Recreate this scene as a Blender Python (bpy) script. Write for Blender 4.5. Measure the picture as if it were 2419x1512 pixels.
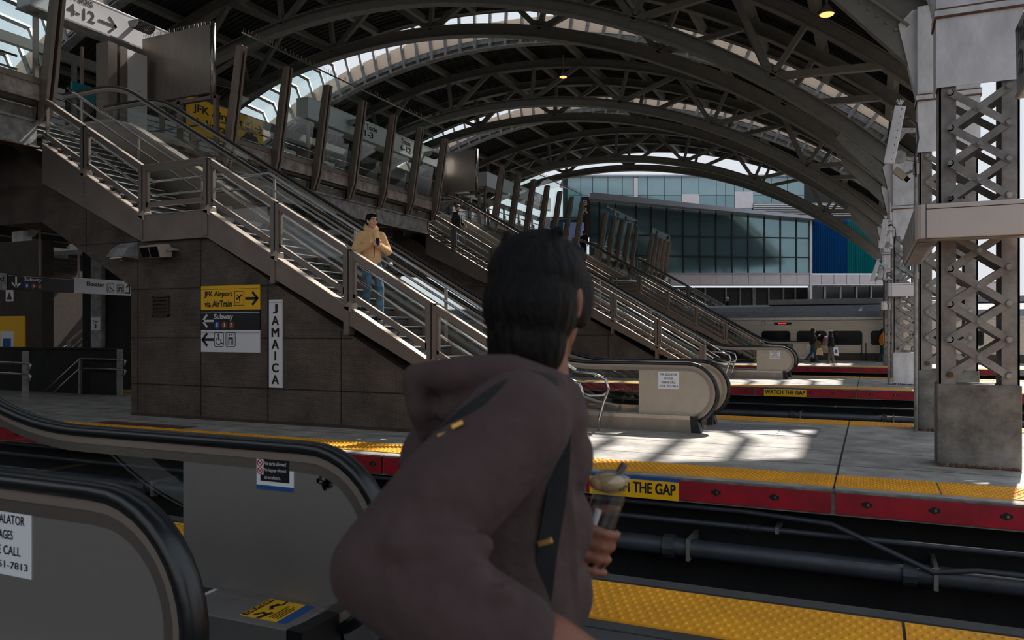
import bpy, bmesh, math, random
from mathutils import Vector, Matrix
random.seed(4)
for o in list(bpy.data.objects): bpy.data.objects.remove(o, do_unlink=True)
SC = bpy.context.scene
COL = SC.collection
R = math.radians
# ------------------------------------------------------------ camera, sky, sun, exposure
YAW = 24.54
cd = bpy.data.cameras.new('camera'); cam = bpy.data.objects.new('camera', cd); COL.objects.link(cam)
cam.location = (0, 0, 1.56); cam.rotation_euler = (R(90), 0, R(YAW))
cd.sensor_width = 36; cd.lens = 27.576; cd.shift_y = 29/2419; cd.clip_start = 0.05; cd.clip_end = 600
cd.dof.use_dof = True; cd.dof.focus_distance = 13; cd.dof.aperture_fstop = 5.0
SC.camera = cam
w = bpy.data.worlds.new('sky'); SC.world = w; w.use_nodes = True
nt = w.node_tree; bg = nt.nodes['Background']
tc = nt.nodes.new('ShaderNodeTexCoord'); sx = nt.nodes.new('ShaderNodeSeparateXYZ'); rp = nt.nodes.new('ShaderNodeValToRGB')
nt.links.new(tc.outputs['Generated'], sx.inputs[0]); nt.links.new(sx.outputs['Z'], rp.inputs[0]); nt.links.new(rp.outputs[0], bg.inputs[0])
cr = rp.color_ramp
cr.elements[0].position = 0.0; cr.elements[0].color = (0.10, 0.10, 0.10, 1)
cr.elements[1].position = 1.0; cr.elements[1].color = (0.72, 0.84, 1.0, 1)
e = cr.elements.new(0.04); e.color = (0.85, 0.88, 0.92, 1)
bg.inputs[1].default_value = 0.9
sd = bpy.data.lights.new('sun', 'SUN'); sun = bpy.data.objects.new('sun', sd); COL.objects.link(sun)
sd.energy = 10.0; sd.angle = R(0.9); sd.color = (1.0, 0.93, 0.84)
sun.location = (0, 40, 60)
_t = Vector((0.15, 0.88, 1.0))
sun.rotation_euler = _t.to_track_quat('Z', 'Y').to_euler()
vs = SC.view_settings
vs.view_transform = 'Standard'; vs.look = 'None'; vs.gamma = 1; vs.use_curve_mapping = False; vs.exposure = 0.0

# ------------------------------------------------------------ materials
def s2l(c): 
    c /= 255.0
    return c/12.92 if c <= .04045 else ((c+.055)/1.055)**2.4
def col(r, g, b): return (s2l(r), s2l(g), s2l(b), 1)
MATS = {}
def mat(name, rgb, rough=.6, metal=0.0, var=0.0, scale=3.0, bump=0.0, bscale=40.0, stretch=None, emit=None, estr=0.0, spec=.5, dirt=None, coat=0.0):
    m = bpy.data.materials.new(name); m.use_nodes = True; MATS[name] = m
    n = m.node_tree; b = n.nodes['Principled BSDF']
    c = col(*rgb)
    b.inputs['Base Color'].default_value = c; b.inputs['Roughness'].default_value = rough; b.inputs['Metallic'].default_value = metal
    b.inputs['Specular IOR Level'].default_value = spec
    if coat: b.inputs['Coat Weight'].default_value = coat
    if emit: b.inputs['Emission Color'].default_value = col(*emit); b.inputs['Emission Strength'].default_value = estr
    if var or bump:
        t = n.nodes.new('ShaderNodeTexCoord'); mp = n.nodes.new('ShaderNodeMapping'); n.links.new(t.outputs['Object'], mp.inputs[0])
        if stretch: mp.inputs['Scale'].default_value = stretch
    if var:
        no = n.nodes.new('ShaderNodeTexNoise'); no.inputs['Scale'].default_value = scale; no.inputs['Detail'].default_value = 6; no.inputs['Roughness'].default_value = .65
        n.links.new(mp.outputs[0], no.inputs['Vector'])
        r2 = n.nodes.new('ShaderNodeValToRGB'); n.links.new(no.outputs['Fac'], r2.inputs[0])
        d = dirt and col(*dirt) or tuple(x*(1-var) for x in c[:3])+(1,)
        r2.color_ramp.elements[0].position = .32; r2.color_ramp.elements[0].color = d
        r2.color_ramp.elements[1].position = .68; r2.color_ramp.elements[1].color = tuple(min(1, x*(1+var*.5)) for x in c[:3])+(1,)
        n.links.new(r2.outputs[0], b.inputs['Base Color'])
        mr = n.nodes.new('ShaderNodeMapRange'); n.links.new(no.outputs['Fac'], mr.inputs[0])
        mr.inputs[3].default_value = min(1, rough+.12); mr.inputs[4].default_value = max(.03, rough-.12); n.links.new(mr.outputs[0], b.inputs['Roughness'])
    if bump:
        n2 = n.nodes.new('ShaderNodeTexNoise'); n2.inputs['Scale'].default_value = bscale; n2.inputs['Detail'].default_value = 4
        n.links.new(mp.outputs[0], n2.inputs['Vector'])
        bp = n.nodes.new('ShaderNodeBump'); bp.inputs['Strength'].default_value = bump; bp.inputs['Distance'].default_value = .02
        n.links.new(n2.outputs['Fac'], bp.inputs['Height']); n.links.new(bp.outputs[0], b.inputs['Normal'])
    return m
def glassmat(name, tint, ior=1.5, gl=1.0, rough=.02):
    m = bpy.data.materials.new(name); m.use_nodes = True; MATS[name] = m
    n = m.node_tree; n.nodes.remove(n.nodes['Principled BSDF']); out = n.nodes['Material Output']
    tr = n.nodes.new('ShaderNodeBsdfTransparent'); tr.inputs[0].default_value = tint+(1,)
    g = n.nodes.new('ShaderNodeBsdfGlossy'); g.inputs['Roughness'].default_value = rough; g.inputs[0].default_value = (gl, gl, gl, 1)
    f = n.nodes.new('ShaderNodeFresnel'); ge = n.nodes.new('ShaderNodeNewGeometry'); im = n.nodes.new('ShaderNodeMapRange')   # same reflection seen from either side of a thin pane
    im.inputs[3].default_value = ior; im.inputs[4].default_value = 1/ior; n.links.new(ge.outputs['Backfacing'], im.inputs[0]); n.links.new(im.outputs[0], f.inputs[0])
    mx = n.nodes.new('ShaderNodeMixShader')
    n.links.new(f.outputs[0], mx.inputs[0]); n.links.new(tr.outputs[0], mx.inputs[1]); n.links.new(g.outputs[0], mx.inputs[2]); n.links.new(mx.outputs[0], out.inputs[0])
    return m
M = MATS
mat('steel_dark', (120, 119, 114), .55, .0, .15, 2.5, spec=.35)         # painted roof steel
mat('deck_dark', (46, 47, 48), .8, 0, .25, 1.5)
mat('grey_paint', (166, 167, 168), .5, 0, .14, 4, dirt=(112, 108, 104))
mat('grey_column', (146, 143, 140), .55, 0, .2, 3, dirt=(104, 98, 94))
mat('column_white', (222, 224, 230), .5, 0, .1, 1.6, dirt=(186, 186, 190), stretch=(2, 2, .8))
mat('concrete', (128, 125, 120), .85, 0, .28, 3, .25, 30, dirt=(78, 76, 73))
mat('platform', (176, 171, 164), .85, 0, .16, 2.2, .12, 60, dirt=(126, 122, 118))
mat('asphalt_dark', (70, 70, 70), .9, 0, .25, 3, .15, 60)
mat('yellow_tactile', (244, 170, 24), .6, 0, .08, 2.2, dirt=(214, 146, 22))
mat('red_board', (170, 8, 34), .5, 0, .15, 4, dirt=(128, 8, 28))
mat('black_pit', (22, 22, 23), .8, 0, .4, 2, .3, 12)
mat('pipe_dark', (58, 62, 70), .5, 0, .3, 5)
mat('bronze', (134, 121, 111), .42, .4, .14, 3)
mat('bronze_light', (168, 154, 142), .34, .6, .06, 2)
mat('stainless', (178, 172, 165), .28, .9, .03, 2)
mat('stainless_brush', (150, 142, 134), .34, .85, .12, 4, stretch=(2, 2, .25))
mat('chrome', (205, 205, 205), .14, 1.0)
mat('newel_beige', (182, 172, 158), .38, .55, .08, 5)
mat('newel_grey', (142, 138, 135), .42, .5, .08, 2)
mat('rubber', (14, 16, 20), .32, 0, spec=.6)
mat('black', (14, 14, 15), .5)
mat('black_gloss', (16, 18, 22), .15)
mat('sign_white', (232, 232, 236), .45)
mat('band_pale', (206, 196, 190), .4, .1, .06, 1.5)
mat('sign_yellow', (250, 190, 12), .45)
mat('sign_black', (16, 17, 20), .4)
mat('ink', (18, 18, 20), .5)
mat('ink_white', (222, 222, 224), .5)
mat('route_blue', (20, 84, 168), .45)
mat('route_brown', (128, 66, 40), .45)
mat('ink_red', (196, 30, 36), .5)
mat('ink_blue', (28, 82, 150), .45)
mat('tread', (74, 74, 76), .6, 0, .3, 8)
mat('esc_step', (58, 60, 64), .4, .4, .2, 10)
mat('yellow_edge', (196, 152, 36), .6)
mat('nosing', (216, 214, 210), .35, .4)
mat('beige_panel', (186, 172, 156), .7, 0, .12, 1.2)
def translucent(name, rgb):
    m = mat(name, rgb, .8, 0, .1, .8); n = m.node_tree; b = n.nodes['Principled BSDF']; out = n.nodes['Material Output']
    t = n.nodes.new('ShaderNodeBsdfTranslucent'); t.inputs[0].default_value = col(*rgb); mx = n.nodes.new('ShaderNodeMixShader'); mx.inputs[0].default_value = .45
    n.links.new(b.outputs[0], mx.inputs[1]); n.links.new(t.outputs[0], mx.inputs[2]); n.links.new(mx.outputs[0], out.inputs[0])
translucent('frosted_panel', (206, 198, 190))
mat('fascia', (176, 168, 162), .6, 0, .2, 4, dirt=(118, 106, 98))
mat('rust', (106, 76, 56), .9, 0, .5, 6)
mat('lamp_warm', (255, 214, 150), .5, emit=(255, 190, 110), estr=1.6)
mat('lamp_white', (255, 250, 240), .5, emit=(255, 246, 230), estr=4.0)
mat('led_red', (60, 5, 5), .5, emit=(255, 30, 20), estr=3.0)
mat('train_steel', (186, 176, 162), .36, .6, .14, 3, stretch=(.3, 1, 4))
mat('train_roof', (128, 130, 136), .5, .3, .15, 3)
mat('train_dark', (70, 62, 54), .6, 0, .3, 4)
mat('window_dark', (18, 20, 22), .08)
mat('panel_pale', (216, 207, 210), .4, .2, .08, 2)
mat('panel_silver', (170, 172, 180), .35, .4, .08, 2)
mat('louvre_blue', (10, 78, 140), .3, 0, .3, 2, stretch=(3, 1, .1))
mat('louvre_teal', (10, 128, 136), .3, 0, .3, 2, stretch=(3, 1, .1))
mat('bld_glass', (112, 142, 150), .06, .6, .08, .5, spec=1.0)
mat('bld_glass_pale', (140, 170, 176), .12, .0, .1, .5, spec=.8)
mat('mullion', (24, 30, 32), .5)
mat('white_slat', (206, 206, 206), .6)
mat('plate_metal', (150, 150, 152), .45, .5, .2, 30)
mat('booth_brown', (62, 50, 42), .6, 0, .3, 3)
glassmat('glass', (.92, .96, .95), 1.5)
glassmat('glass_green', (.76, .87, .85), 1.55)
glassmat('glass_sky', (.93, .95, .97))
def dotted(name, rgb, pitch, strength):
    m = mat(name, rgb, .55, .3, .3, 1.6, dirt=tuple(int(x*.72) for x in rgb))
    n = m.node_tree; b = n.nodes['Principled BSDF']
    t = n.nodes.new('ShaderNodeTexCoord'); s = n.nodes.new('ShaderNodeSeparateXYZ'); n.links.new(t.outputs['Object'], s.inputs[0])
    def mth(op, a, bb):
        q = n.nodes.new('ShaderNodeMath'); q.operation = op
        for i, v in enumerate((a, bb)):
            if v is None: continue
            if isinstance(v, (int, float)): q.inputs[i].default_value = v
            else: n.links.new(v, q.inputs[i])
        return q.outputs[0]
    k = 2*math.pi/pitch
    a = mth('SINE', mth('MULTIPLY', s.outputs['X'], k), None); c = mth('SINE', mth('MULTIPLY', s.outputs['Z'], k), None)
    d = mth('MAXIMUM', mth('MULTIPLY', a, c), 0.15)
    bp = n.nodes.new('ShaderNodeBump'); bp.inputs['Strength'].default_value = strength; bp.inputs['Distance'].default_value = .012
    if strength:
        hs = n.nodes.new('ShaderNodeMixRGB'); hs.blend_type = 'ADD'; hs.inputs[2].default_value = (.055, .05, .046, 1); src = b.inputs['Base Color'].links[0].from_socket
        rr = mth('MULTIPLY', mth('SUBTRACT', d, .45), 1.8); cl = n.nodes.new('ShaderNodeClamp'); n.links.new(rr, cl.inputs[0]); n.links.new(cl.outputs[0], hs.inputs[0]); n.links.new(src, hs.inputs[1]); n.links.new(hs.outputs[0], b.inputs['Base Color'])
    n.links.new(d, bp.inputs['Height']); n.links.new(bp.outputs[0], b.inputs['Normal'])
dotted('treadplate', (104, 92, 82), .05, .8)
dotted('plain_panel', (96, 86, 78), .05, .0)

# ------------------------------------------------------------ mesh helpers
class MB:
    def __init__(s, tf=None): s.v = []; s.f = []; s.mi = []; s.tf = tf
    def add(s, vs_, fs_, mi=0):
        n = len(s.v)
        for p in vs_: s.v.append(tuple(s.tf(p)) if s.tf else tuple(p))
        for f in fs_: s.f.append(tuple(n+i for i in f)); s.mi.append(mi)
        return s
    def box(s, x0, x1, y0, y1, z0, z1, mi=0):
        return s.add([(x0,y0,z0),(x1,y0,z0),(x1,y1,z0),(x0,y1,z0),(x0,y0,z1),(x1,y0,z1),(x1,y1,z1),(x0,y1,z1)],
              [(0,3,2,1),(4,5,6,7),(0,1,5,4),(1,2,6,5),(2,3,7,6),(3,0,4,7)], mi)
    def hexa(s, p, mi=0):
        return s.add(p, [(0,3,2,1),(4,5,6,7),(0,1,5,4),(1,2,6,5),(2,3,7,6),(3,0,4,7)], mi)
    def beam(s, p, q, w, h, up=(0,0,1), mi=0):
        p = Vector(p); q = Vector(q); d = (q-p).normalized(); u = Vector(up)
        side = d.cross(u)
        if side.length < 1e-5: side = d.cross(Vector((1,0,0)))
        side.normalize(); u = side.cross(d).normalized()
        a = side*w/2; b = u*h/2
        return s.hexa([p-a-b, p+a-b, q+a-b, q-a-b, p-a+b, p+a+b, q+a+b, q-a+b], mi)
    def tube(s, pts, r, seg=8, mi=0, caps=True, radii=None, flat=1.0):
        pts = [Vector(p) for p in pts]; n = len(pts); rings = []; prev = None
        for i, p in enumerate(pts):
            d = (pts[min(i+1,n-1)]-pts[max(i-1,0)]).normalized()
            if prev is None:
                u = d.cross(Vector((0,0,1)))
                if u.length < 1e-3: u = d.cross(Vector((0,1,0)))
                u.normalize()
            else:
                u = (prev-d*prev.dot(d)).normalized()
            prev = u; v = d.cross(u); rr = radii[i] if radii else r
            rings.append([p+(u*math.cos(2*math.pi*k/seg)+v*math.sin(2*math.pi*k/seg)*flat)*rr for k in range(seg)])
        vs_ = [q for rg in rings for q in rg]; fs_ = []
        for i in range(n-1):
            for k in range(seg):
                a = i*seg+k; b = i*seg+(k+1)%seg; fs_.append((a, b, b+seg, a+seg))
        if caps: fs_.append(tuple(range(seg))[::-1]); fs_.append(tuple((n-1)*seg+k for k in range(seg)))
        return s.add(vs_, fs_, mi)
    def cyl(s, p, q, r, seg=12, mi=0): return s.tube([p, q], r, seg, mi)
    def prism(s, poly, plane, a, b, mi=0):
        def P3(u, v, t): return {'xz': (u, t, v), 'xy': (u, v, t), 'yz': (t, u, v)}[plane]
        n = len(poly)
        vs_ = [P3(u, v, a) for u, v in poly]+[P3(u, v, b) for u, v in poly]
        fs_ = [tuple(range(n))[::-1], tuple(range(n, 2*n))]+[(i, (i+1)%n, n+(i+1)%n, n+i) for i in range(n)]
        return s.add(vs_, fs_, mi)
    def band(s, A, B, plane, a, b, mi=0):
        'strip between polylines A and B (equal length), extruded'
        for i in range(len(A)-1): s.prism([A[i], A[i+1], B[i+1], B[i]], plane, a, b, mi)
        return s
    def ell(s, c, r, seg=12, rings=8, mi=0, rot=None):
        c = Vector(c); r = (r, r, r) if isinstance(r, (int, float)) else r
        vs_ = []; fs_ = []
        for i in range(rings+1):
            th = math.pi*i/rings
            for k in range(seg):
                ph = 2*math.pi*k/seg
                p = Vector((r[0]*math.sin(th)*math.cos(ph), r[1]*math.sin(th)*math.sin(ph), r[2]*math.cos(th)))
                if rot: p = rot @ p
                vs_.append(c+p)
        for i in range(rings):
            for k in range(seg):
                a = i*seg+k; b = i*seg+(k+1)%seg; fs_.append((a, b, b+seg, a+seg))
        return s.add(vs_, fs_, mi)
    def stroke(s, O, U, V, pts, wd, dep=.004, mi=0, closed=False):
        'flat thick polyline drawn in plane (O,U,V)'
        O = Vector(O); U = Vector(U); V = Vector(V); N = U.cross(V).normalized()
        pp = list(pts)+([pts[0]] if closed else [])
        for (a, b), (c, d) in zip(pp[:-1], pp[1:]):
            p = O+U*a+V*b; q = O+U*c+V*d; dd = (q-p)
            if dd.length < 1e-6: continue
            dn = dd.normalized(); p = p-dn*wd*.4; q = q+dn*wd*.4
            s.beam(p+N*dep/2, q+N*dep/2, wd, dep, up=N, mi=mi)
        return s
    def poly(s, O, U, V, pts, dep=.004, mi=0):
        O = Vector(O); U = Vector(U); V = Vector(V); N = U.cross(V).normalized(); n = len(pts)
        vs_ = [O+U*a+V*b for a, b in pts]+[O+U*a+V*b+N*dep for a, b in pts]
        return s.add(vs_, [tuple(range(n))[::-1], tuple(range(n, 2*n))]+[(i, (i+1)%n, n+(i+1)%n, n+i) for i in range(n)], mi)
    def disc(s, O, U, V, c, r, dep=.004, mi=0, seg=24):
        return s.poly(O, U, V, [(c[0]+r*math.cos(2*math.pi*k/seg), c[1]+r*math.sin(2*math.pi*k/seg)) for k in range(seg)], dep, mi)
    def build(s, name, m, parent=None, smooth=False, bevel=0.0, local=False, auto=None):
        me = bpy.data.meshes.new(name)
        ms = m if isinstance(m, (list, tuple)) else [m]
        if parent is not None and not local:
            off = Vector(parent.get('_o', (0, 0, 0)))
        elif parent is None and not local and s.v:
            xs = [p[0] for p in s.v]; ys = [p[1] for p in s.v]; zs = [p[2] for p in s.v]
            off = Vector(((min(xs)+max(xs))/2, (min(ys)+max(ys))/2, min(zs)))
        else: off = Vector((0, 0, 0))
        me.from_pydata([(p[0]-off.x, p[1]-off.y, p[2]-off.z) for p in s.v], [], s.f)
        for x in ms: me.materials.append(MATS[x] if isinstance(x, str) else x)
        if len(ms) > 1: me.polygons.foreach_set('material_index', s.mi)
        bm = bmesh.new(); bm.from_mesh(me); bmesh.ops.recalc_face_normals(bm, faces=bm.faces); bm.to_mesh(me); bm.free()
        if smooth: me.polygons.foreach_set('use_smooth', [True]*len(me.polygons))
        o = bpy.data.objects.new(name, me); COL.objects.link(o)
        if parent is not None: o.parent = parent; o['_o'] = tuple(off)
        else: o.location = off; o['_o'] = tuple(off)
        if bevel:
            b = o.modifiers.new('bevel', 'BEVEL'); b.width = bevel; b.segments = 2; b.limit_method = 'ANGLE'; b.angle_limit = R(40)
        if auto:
            md = o.modifiers.new('n', 'NODES') if False else None
        return o
def tag(o, label, cat, group=None, kind=None):
    if label: o['label'] = label
    if cat: o['category'] = cat
    if group: o['group'] = group
    if kind: o['kind'] = kind
    return o
def thing(name, loc, label, cat, group=None, rz=0.0):
    o = bpy.data.objects.new(name, None); COL.objects.link(o); o.location = loc; o.rotation_euler = (0, 0, rz); o.empty_display_size = .2
    o['_o'] = tuple(loc)
    return tag(o, label, cat, group)
def struct(o, label=None):
    o['kind'] = 'structure'
    if label: o['label'] = label
    return o
def copy_tree(o, parent=None):
    c = o.copy(); COL.objects.link(c)
    if parent is not None: c.parent = parent
    for ch in list(o.children): copy_tree(ch, c)
    return c
_TC = {}
def text_mesh(body):
    if body not in _TC:
        cu = bpy.data.curves.new('t', 'FONT'); cu.body = body; cu.size = 1; cu.resolution_u = 3
        ob = bpy.data.objects.new('t', cu); me = bpy.data.meshes.new_from_object(ob)
        vs_ = [tuple(v.co) for v in me.vertices]; fs_ = [tuple(p.vertices) for p in me.polygons]
        bpy.data.objects.remove(ob); bpy.data.curves.remove(cu); bpy.data.meshes.remove(me)
        _TC[body] = (vs_, fs_)
    return _TC[body]
def letters(mb, body, O, U, V, wd, ht, bold=.02, dep=.004, mi=0):
    'flat lettering fitted into a wd x ht box whose lower left corner is O; bold = extra stroke width'
    vs_, fs_ = text_mesh(body)
    O = Vector(O); U = Vector(U); V = Vector(V); N = U.cross(V).normalized()
    x0 = min(p[0] for p in vs_); x1 = max(p[0] for p in vs_); y0 = min(p[1] for p in vs_); y1 = max(p[1] for p in vs_)
    sh = [(0, 0)] if bold < .005 else [(a, b) for a in (-bold, 0, bold) for b in (-bold*.7, 0, bold*.7)]
    x0 -= bold; x1 += bold; y0 -= bold*.7; y1 += bold*.7
    for k, (a, b) in enumerate(sh): mb.add([O+U*((p[0]+a-x0)/(x1-x0)*wd)+V*((p[1]+b-y0)/(y1-y0)*ht)+N*(dep+k*2e-5) for p in vs_], fs_, mi)
    return mb
def arc(cx, cz, r, a0, a1, n): return [(cx+r*math.cos(R(a0+(a1-a0)*i/n)), cz+r*math.sin(R(a0+(a1-a0)*i/n))) for i in range(n+1)]
def fillet(pts, r, n=8):
    'polyline in 2D with its inner corners rounded'
    out = [pts[0]]
    for a, b, c in zip(pts[:-2], pts[1:-1], pts[2:]):
        A = Vector(a); B = Vector(b); C = Vector(c); u = (A-B).normalized(); v = (C-B).normalized()
        t = r*math.tan((math.pi-math.acos(max(-1, min(1, u.dot(v)))))/2)
        t = min(t, (A-B).length*.49, (C-B).length*.49)
        for i in range(n+1):
            k = i/n; p = (B+u*t)*(1-k)**2+B*2*k*(1-k)+(B+v*t)*k*k; out.append((p.x, p.y))
    out.append(pts[-1]); return out
X_ = (1, 0, 0); Z_ = (0, 0, 1); Y_ = (0, 1, 0)
# ------------------------------------------------------------ ground, tracks, platforms
struct(MB().box(-140, 80, -40, 160, -1.6, -1.35).build('track_bed', 'black_pit'))
for y in (5.85, 7.3, 17.0, 18.45, 20.6, 22.05, 32.0, 33.45, 35.2, 36.65, 46.3, 47.75):
    r_ = MB(); r_.box(-70, 30, y-.035, y+.035, -1.22, -1.18); r_.box(-70, 30, y-.01, y+.01, -1.32, -1.22); r_.box(-70, 30, y-.07, y+.07, -1.35, -1.32)
    struct(r_.build('rail', 'stainless_brush'))
struct(MB().box(-68, -9, -9.0, -8.4, -1.35, 5.0).build('shade_wall', 'booth_brown'))  # added wall, out of view behind the camera, to hold back sky light
def domes(x0, x1, y0, y1, pitch, r, h, z, seg=8):
    mb = MB(); nx = int((x1-x0)/pitch); ny = int((y1-y0)/pitch)
    for j in range(ny):
        for i in range(nx):
            cx = x0+(i+.25+.5*(j % 2))*(x1-x0)/nx; cy = y0+(j+.5)*(y1-y0)/ny; vs_ = []
            for rr, zz in ((r, 0), (r*.78, h*.7), (r*.4, h)):
                vs_ += [(cx+rr*math.cos(2*math.pi*k/seg), cy+rr*math.sin(2*math.pi*k/seg), z+zz) for k in range(seg)]
            fs_ = [(a*seg+k, a*seg+(k+1)%seg, (a+1)*seg+(k+1)%seg, (a+1)*seg+k) for a in range(2) for k in range(seg)]+[tuple(2*seg+k for k in range(seg))]
            mb.add(vs_, fs_)
    return mb
def tactile(y0, y1, joints, pitch, r, h, seg):
    for a, b in zip(joints[:-1], joints[1:]):
        p = MB().box(a+.008, b-.008, y0, y1, 0, .012)
        dm = domes(max(a, -16)+.02, b-.02, y0+.01, y1-.01, pitch, r, h, .012, seg) if b > -16 else None
        if dm: p.add(dm.v, dm.f)
        struct(p.build('tactile_strip', 'yellow_tactile'))
PLAT = {'A': (-1.8, 4.83), 'B': (8.42, 15.05), 'C': (23.35, 30.0), 'D': (38.3, 45.0), 'E': (50.5, 57.2)}
def platform(k, m, lines=(), xl=()):
    y0, y1 = PLAT[k]; p = MB(); p.box(-70, 30, y0, y1, -.26, 0)
    p.box(-70, 30, y0+.5, y1-.5, -1.4, -.26, 1)
    for y in lines: p.box(-40, 20, y-.006, y+.006, 0, .0015, 2)
    for x in xl: p.box(x-.012, x+.012, y0, y1, 0, .0015, 2)
    return struct(p.build('platform', [m, 'black_pit', 'black_pit']))
platform('A', 'asphalt_dark', (3.95,), (-4.4, 1.6))
platform('B', 'platform', (9.95, 11.15), (-.33,))
platform('C', 'platform', (25.2, 26.6), (-.33,)); platform('D', 'platform'); platform('E', 'platform')
tactile(4.07, 4.68, [-9.0, -4.55, -1.62, .16, 1.05, 2.9, 5], .06, .0165, .0095, 10)
tactile(8.56, 9.2, [-16, -11.6, -8.9, -5.65, -2.93, -.33, .62, 3.2, 6], .06, .016, .009, 7)
tactile(14.3, 14.95, [-24, -14, -8, -.33, 6], .09, .02, .008, 5)
tactile(23.5, 24.1, [-14, -7, -.33, 1.4, 8], .09, .02, .008, 5)
tactile(29.3, 29.9, [-20, -9, -.33, 6], .18, .04, .01, 4)
tactile(38.45, 39.1, [-20, -9, -.33, 6], .18, .04, .01, 4)
e_ = MB().box(-30, 12, 4.72, 4.84, 0, .01); e_.box(-30, 12, 4.83, 4.86, -.2, .004, 1)
struct(e_.build('edge_nosing', ['asphalt_dark', 'rust']))
# red rubbing boards along the platform edges, one mesh per board, slotted bolts as parts
def boards(y, joints, off, bolts=True):
    for a, b in zip(joints[:-1], joints[1:]):
        p = MB(); p.box(a+.02, b-.02, y-.05, y, -.235, -.025); p.box(a+.01, b-.01, y-.052, y+.1, -.025, -.002, 1)
        o = struct(p.build('rubbing_board', ['red_board', 'concrete'], bevel=.004))
        if bolts:
            x = a+off
            while x < b-.1:
                q = MB(); q.tube([(x, y-.052, -.12), (x, y-.049, -.12)], .034, 14); q.box(x-.05, x+.05, y-.0515, y-.049, -.137, -.103); q.tube([(x+.012, y-.062, -.12), (x+.012, y-.05, -.12)], .014, 6, 1)
                q.build('bolt', ['black', 'stainless'], o); x += .58
boards(8.42, [-16, -11.0, -8.4, -5.63, -2.93, -.33, 2.3, 6], .3)
boards(23.35, [-12, -8.6, -5.9, -3.0, -.33, 2.4, 6], .35)
boards(38.3, [-12, -6, -.33, 5], .5)
boards(8.42+.0, [-60, -40, -16], .5, False); boards(23.35, [-60, -30, -12], .5, False)
# services on the wall below each platform
def services(y, x0=-30, x1=12):
    g = 'pipes under the platform edges'
    def pipe(z, r, dy, lab, cps):
        t = thing('service_pipe', (0, y+dy, z), lab, 'pipe')
        MB().tube([(x0, y+dy, z), (x1, y+dy, z)], r, 12).build('pipe_run', 'pipe_dark', t, smooth=True)
        for c in cps:
            MB().tube([(c-.06, y+dy, z), (c+.06, y+dy, z)], r*1.28, 12).build('coupling', 'pipe_dark', t, smooth=False)
            MB().box(c+.2, c+.24, y+dy-r*1.1, y+dy+.4, z-r*1.15, z+r*1.15).build('clamp', 'steel_dark', t)
    where = 'across the near track' if y < 15 else 'across the second pair of tracks'
    pipe(-.78, .1, .12, 'thick dark pipe low on the platform wall '+where, (-2.0, .35, 3.1, -6, -10))
    pipe(-.5, .03, .15, 'thin dark conduit above the thick pipe '+where, (-1.1, 1.4, -5, -9))
services(8.42); services(23.35)
c_ = MB(); c_.tube([(-20, 8.5, -.3), (-1.2, 8.5, -.32), (-.35, 8.47, -.36), (.55, 8.44, -.72), (.9, 8.44, -.78+.12), (12, 8.44, -.66)], .028, 8)
tag(c_.build('power_cable', 'pipe_dark', smooth=True), 'dark cable sagging from the red board down to the thick pipe by the near track', 'cable')
# floor plate at the foot of the escalators
def plate(dy, lab):
    t = thing('floor_plate', (-1.5, 13.0+dy, 0), lab, 'floor plate')
    for i in range(3): MB().box(-2.45+i*.58, -1.885+i*.58, 12.45+dy, 13.72+dy, 0, .008).build('plate', 'plate_metal', t)
plate(0, 'ribbed metal floor plate in front of the nearest full escalator newel'); plate(15.5, 'ribbed metal floor plate before the second escalator newel beyond two tracks')
# WATCH THE GAP plates
def gap_sign(x0, x1, y, lab):
    t = thing('gap_sign', ((x0+x1)/2, y, -.25), lab, 'sign')
    MB().box(x0, x1, y-.012, y, -.245, -.012).build('plate', 'sign_yellow', t)
    MB().box(x0, x1, y-.014, y-.001, -.045, -.008).build('blue_strip', 'ink_blue', t)
    letters(MB(), 'WATCH THE GAP', (x0+.03, y-.013, -.19), X_, Z_, x1-x0-.06, .12, .03, .002).build('lettering', 'ink', t)
gap_sign(-2.86, -1.86, 8.366, 'yellow plate with black gap warning on the near red platform edge')
gap_sign(-2.75, -1.62, 23.296, 'yellow plate with black gap warning on the second red platform edge')
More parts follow.
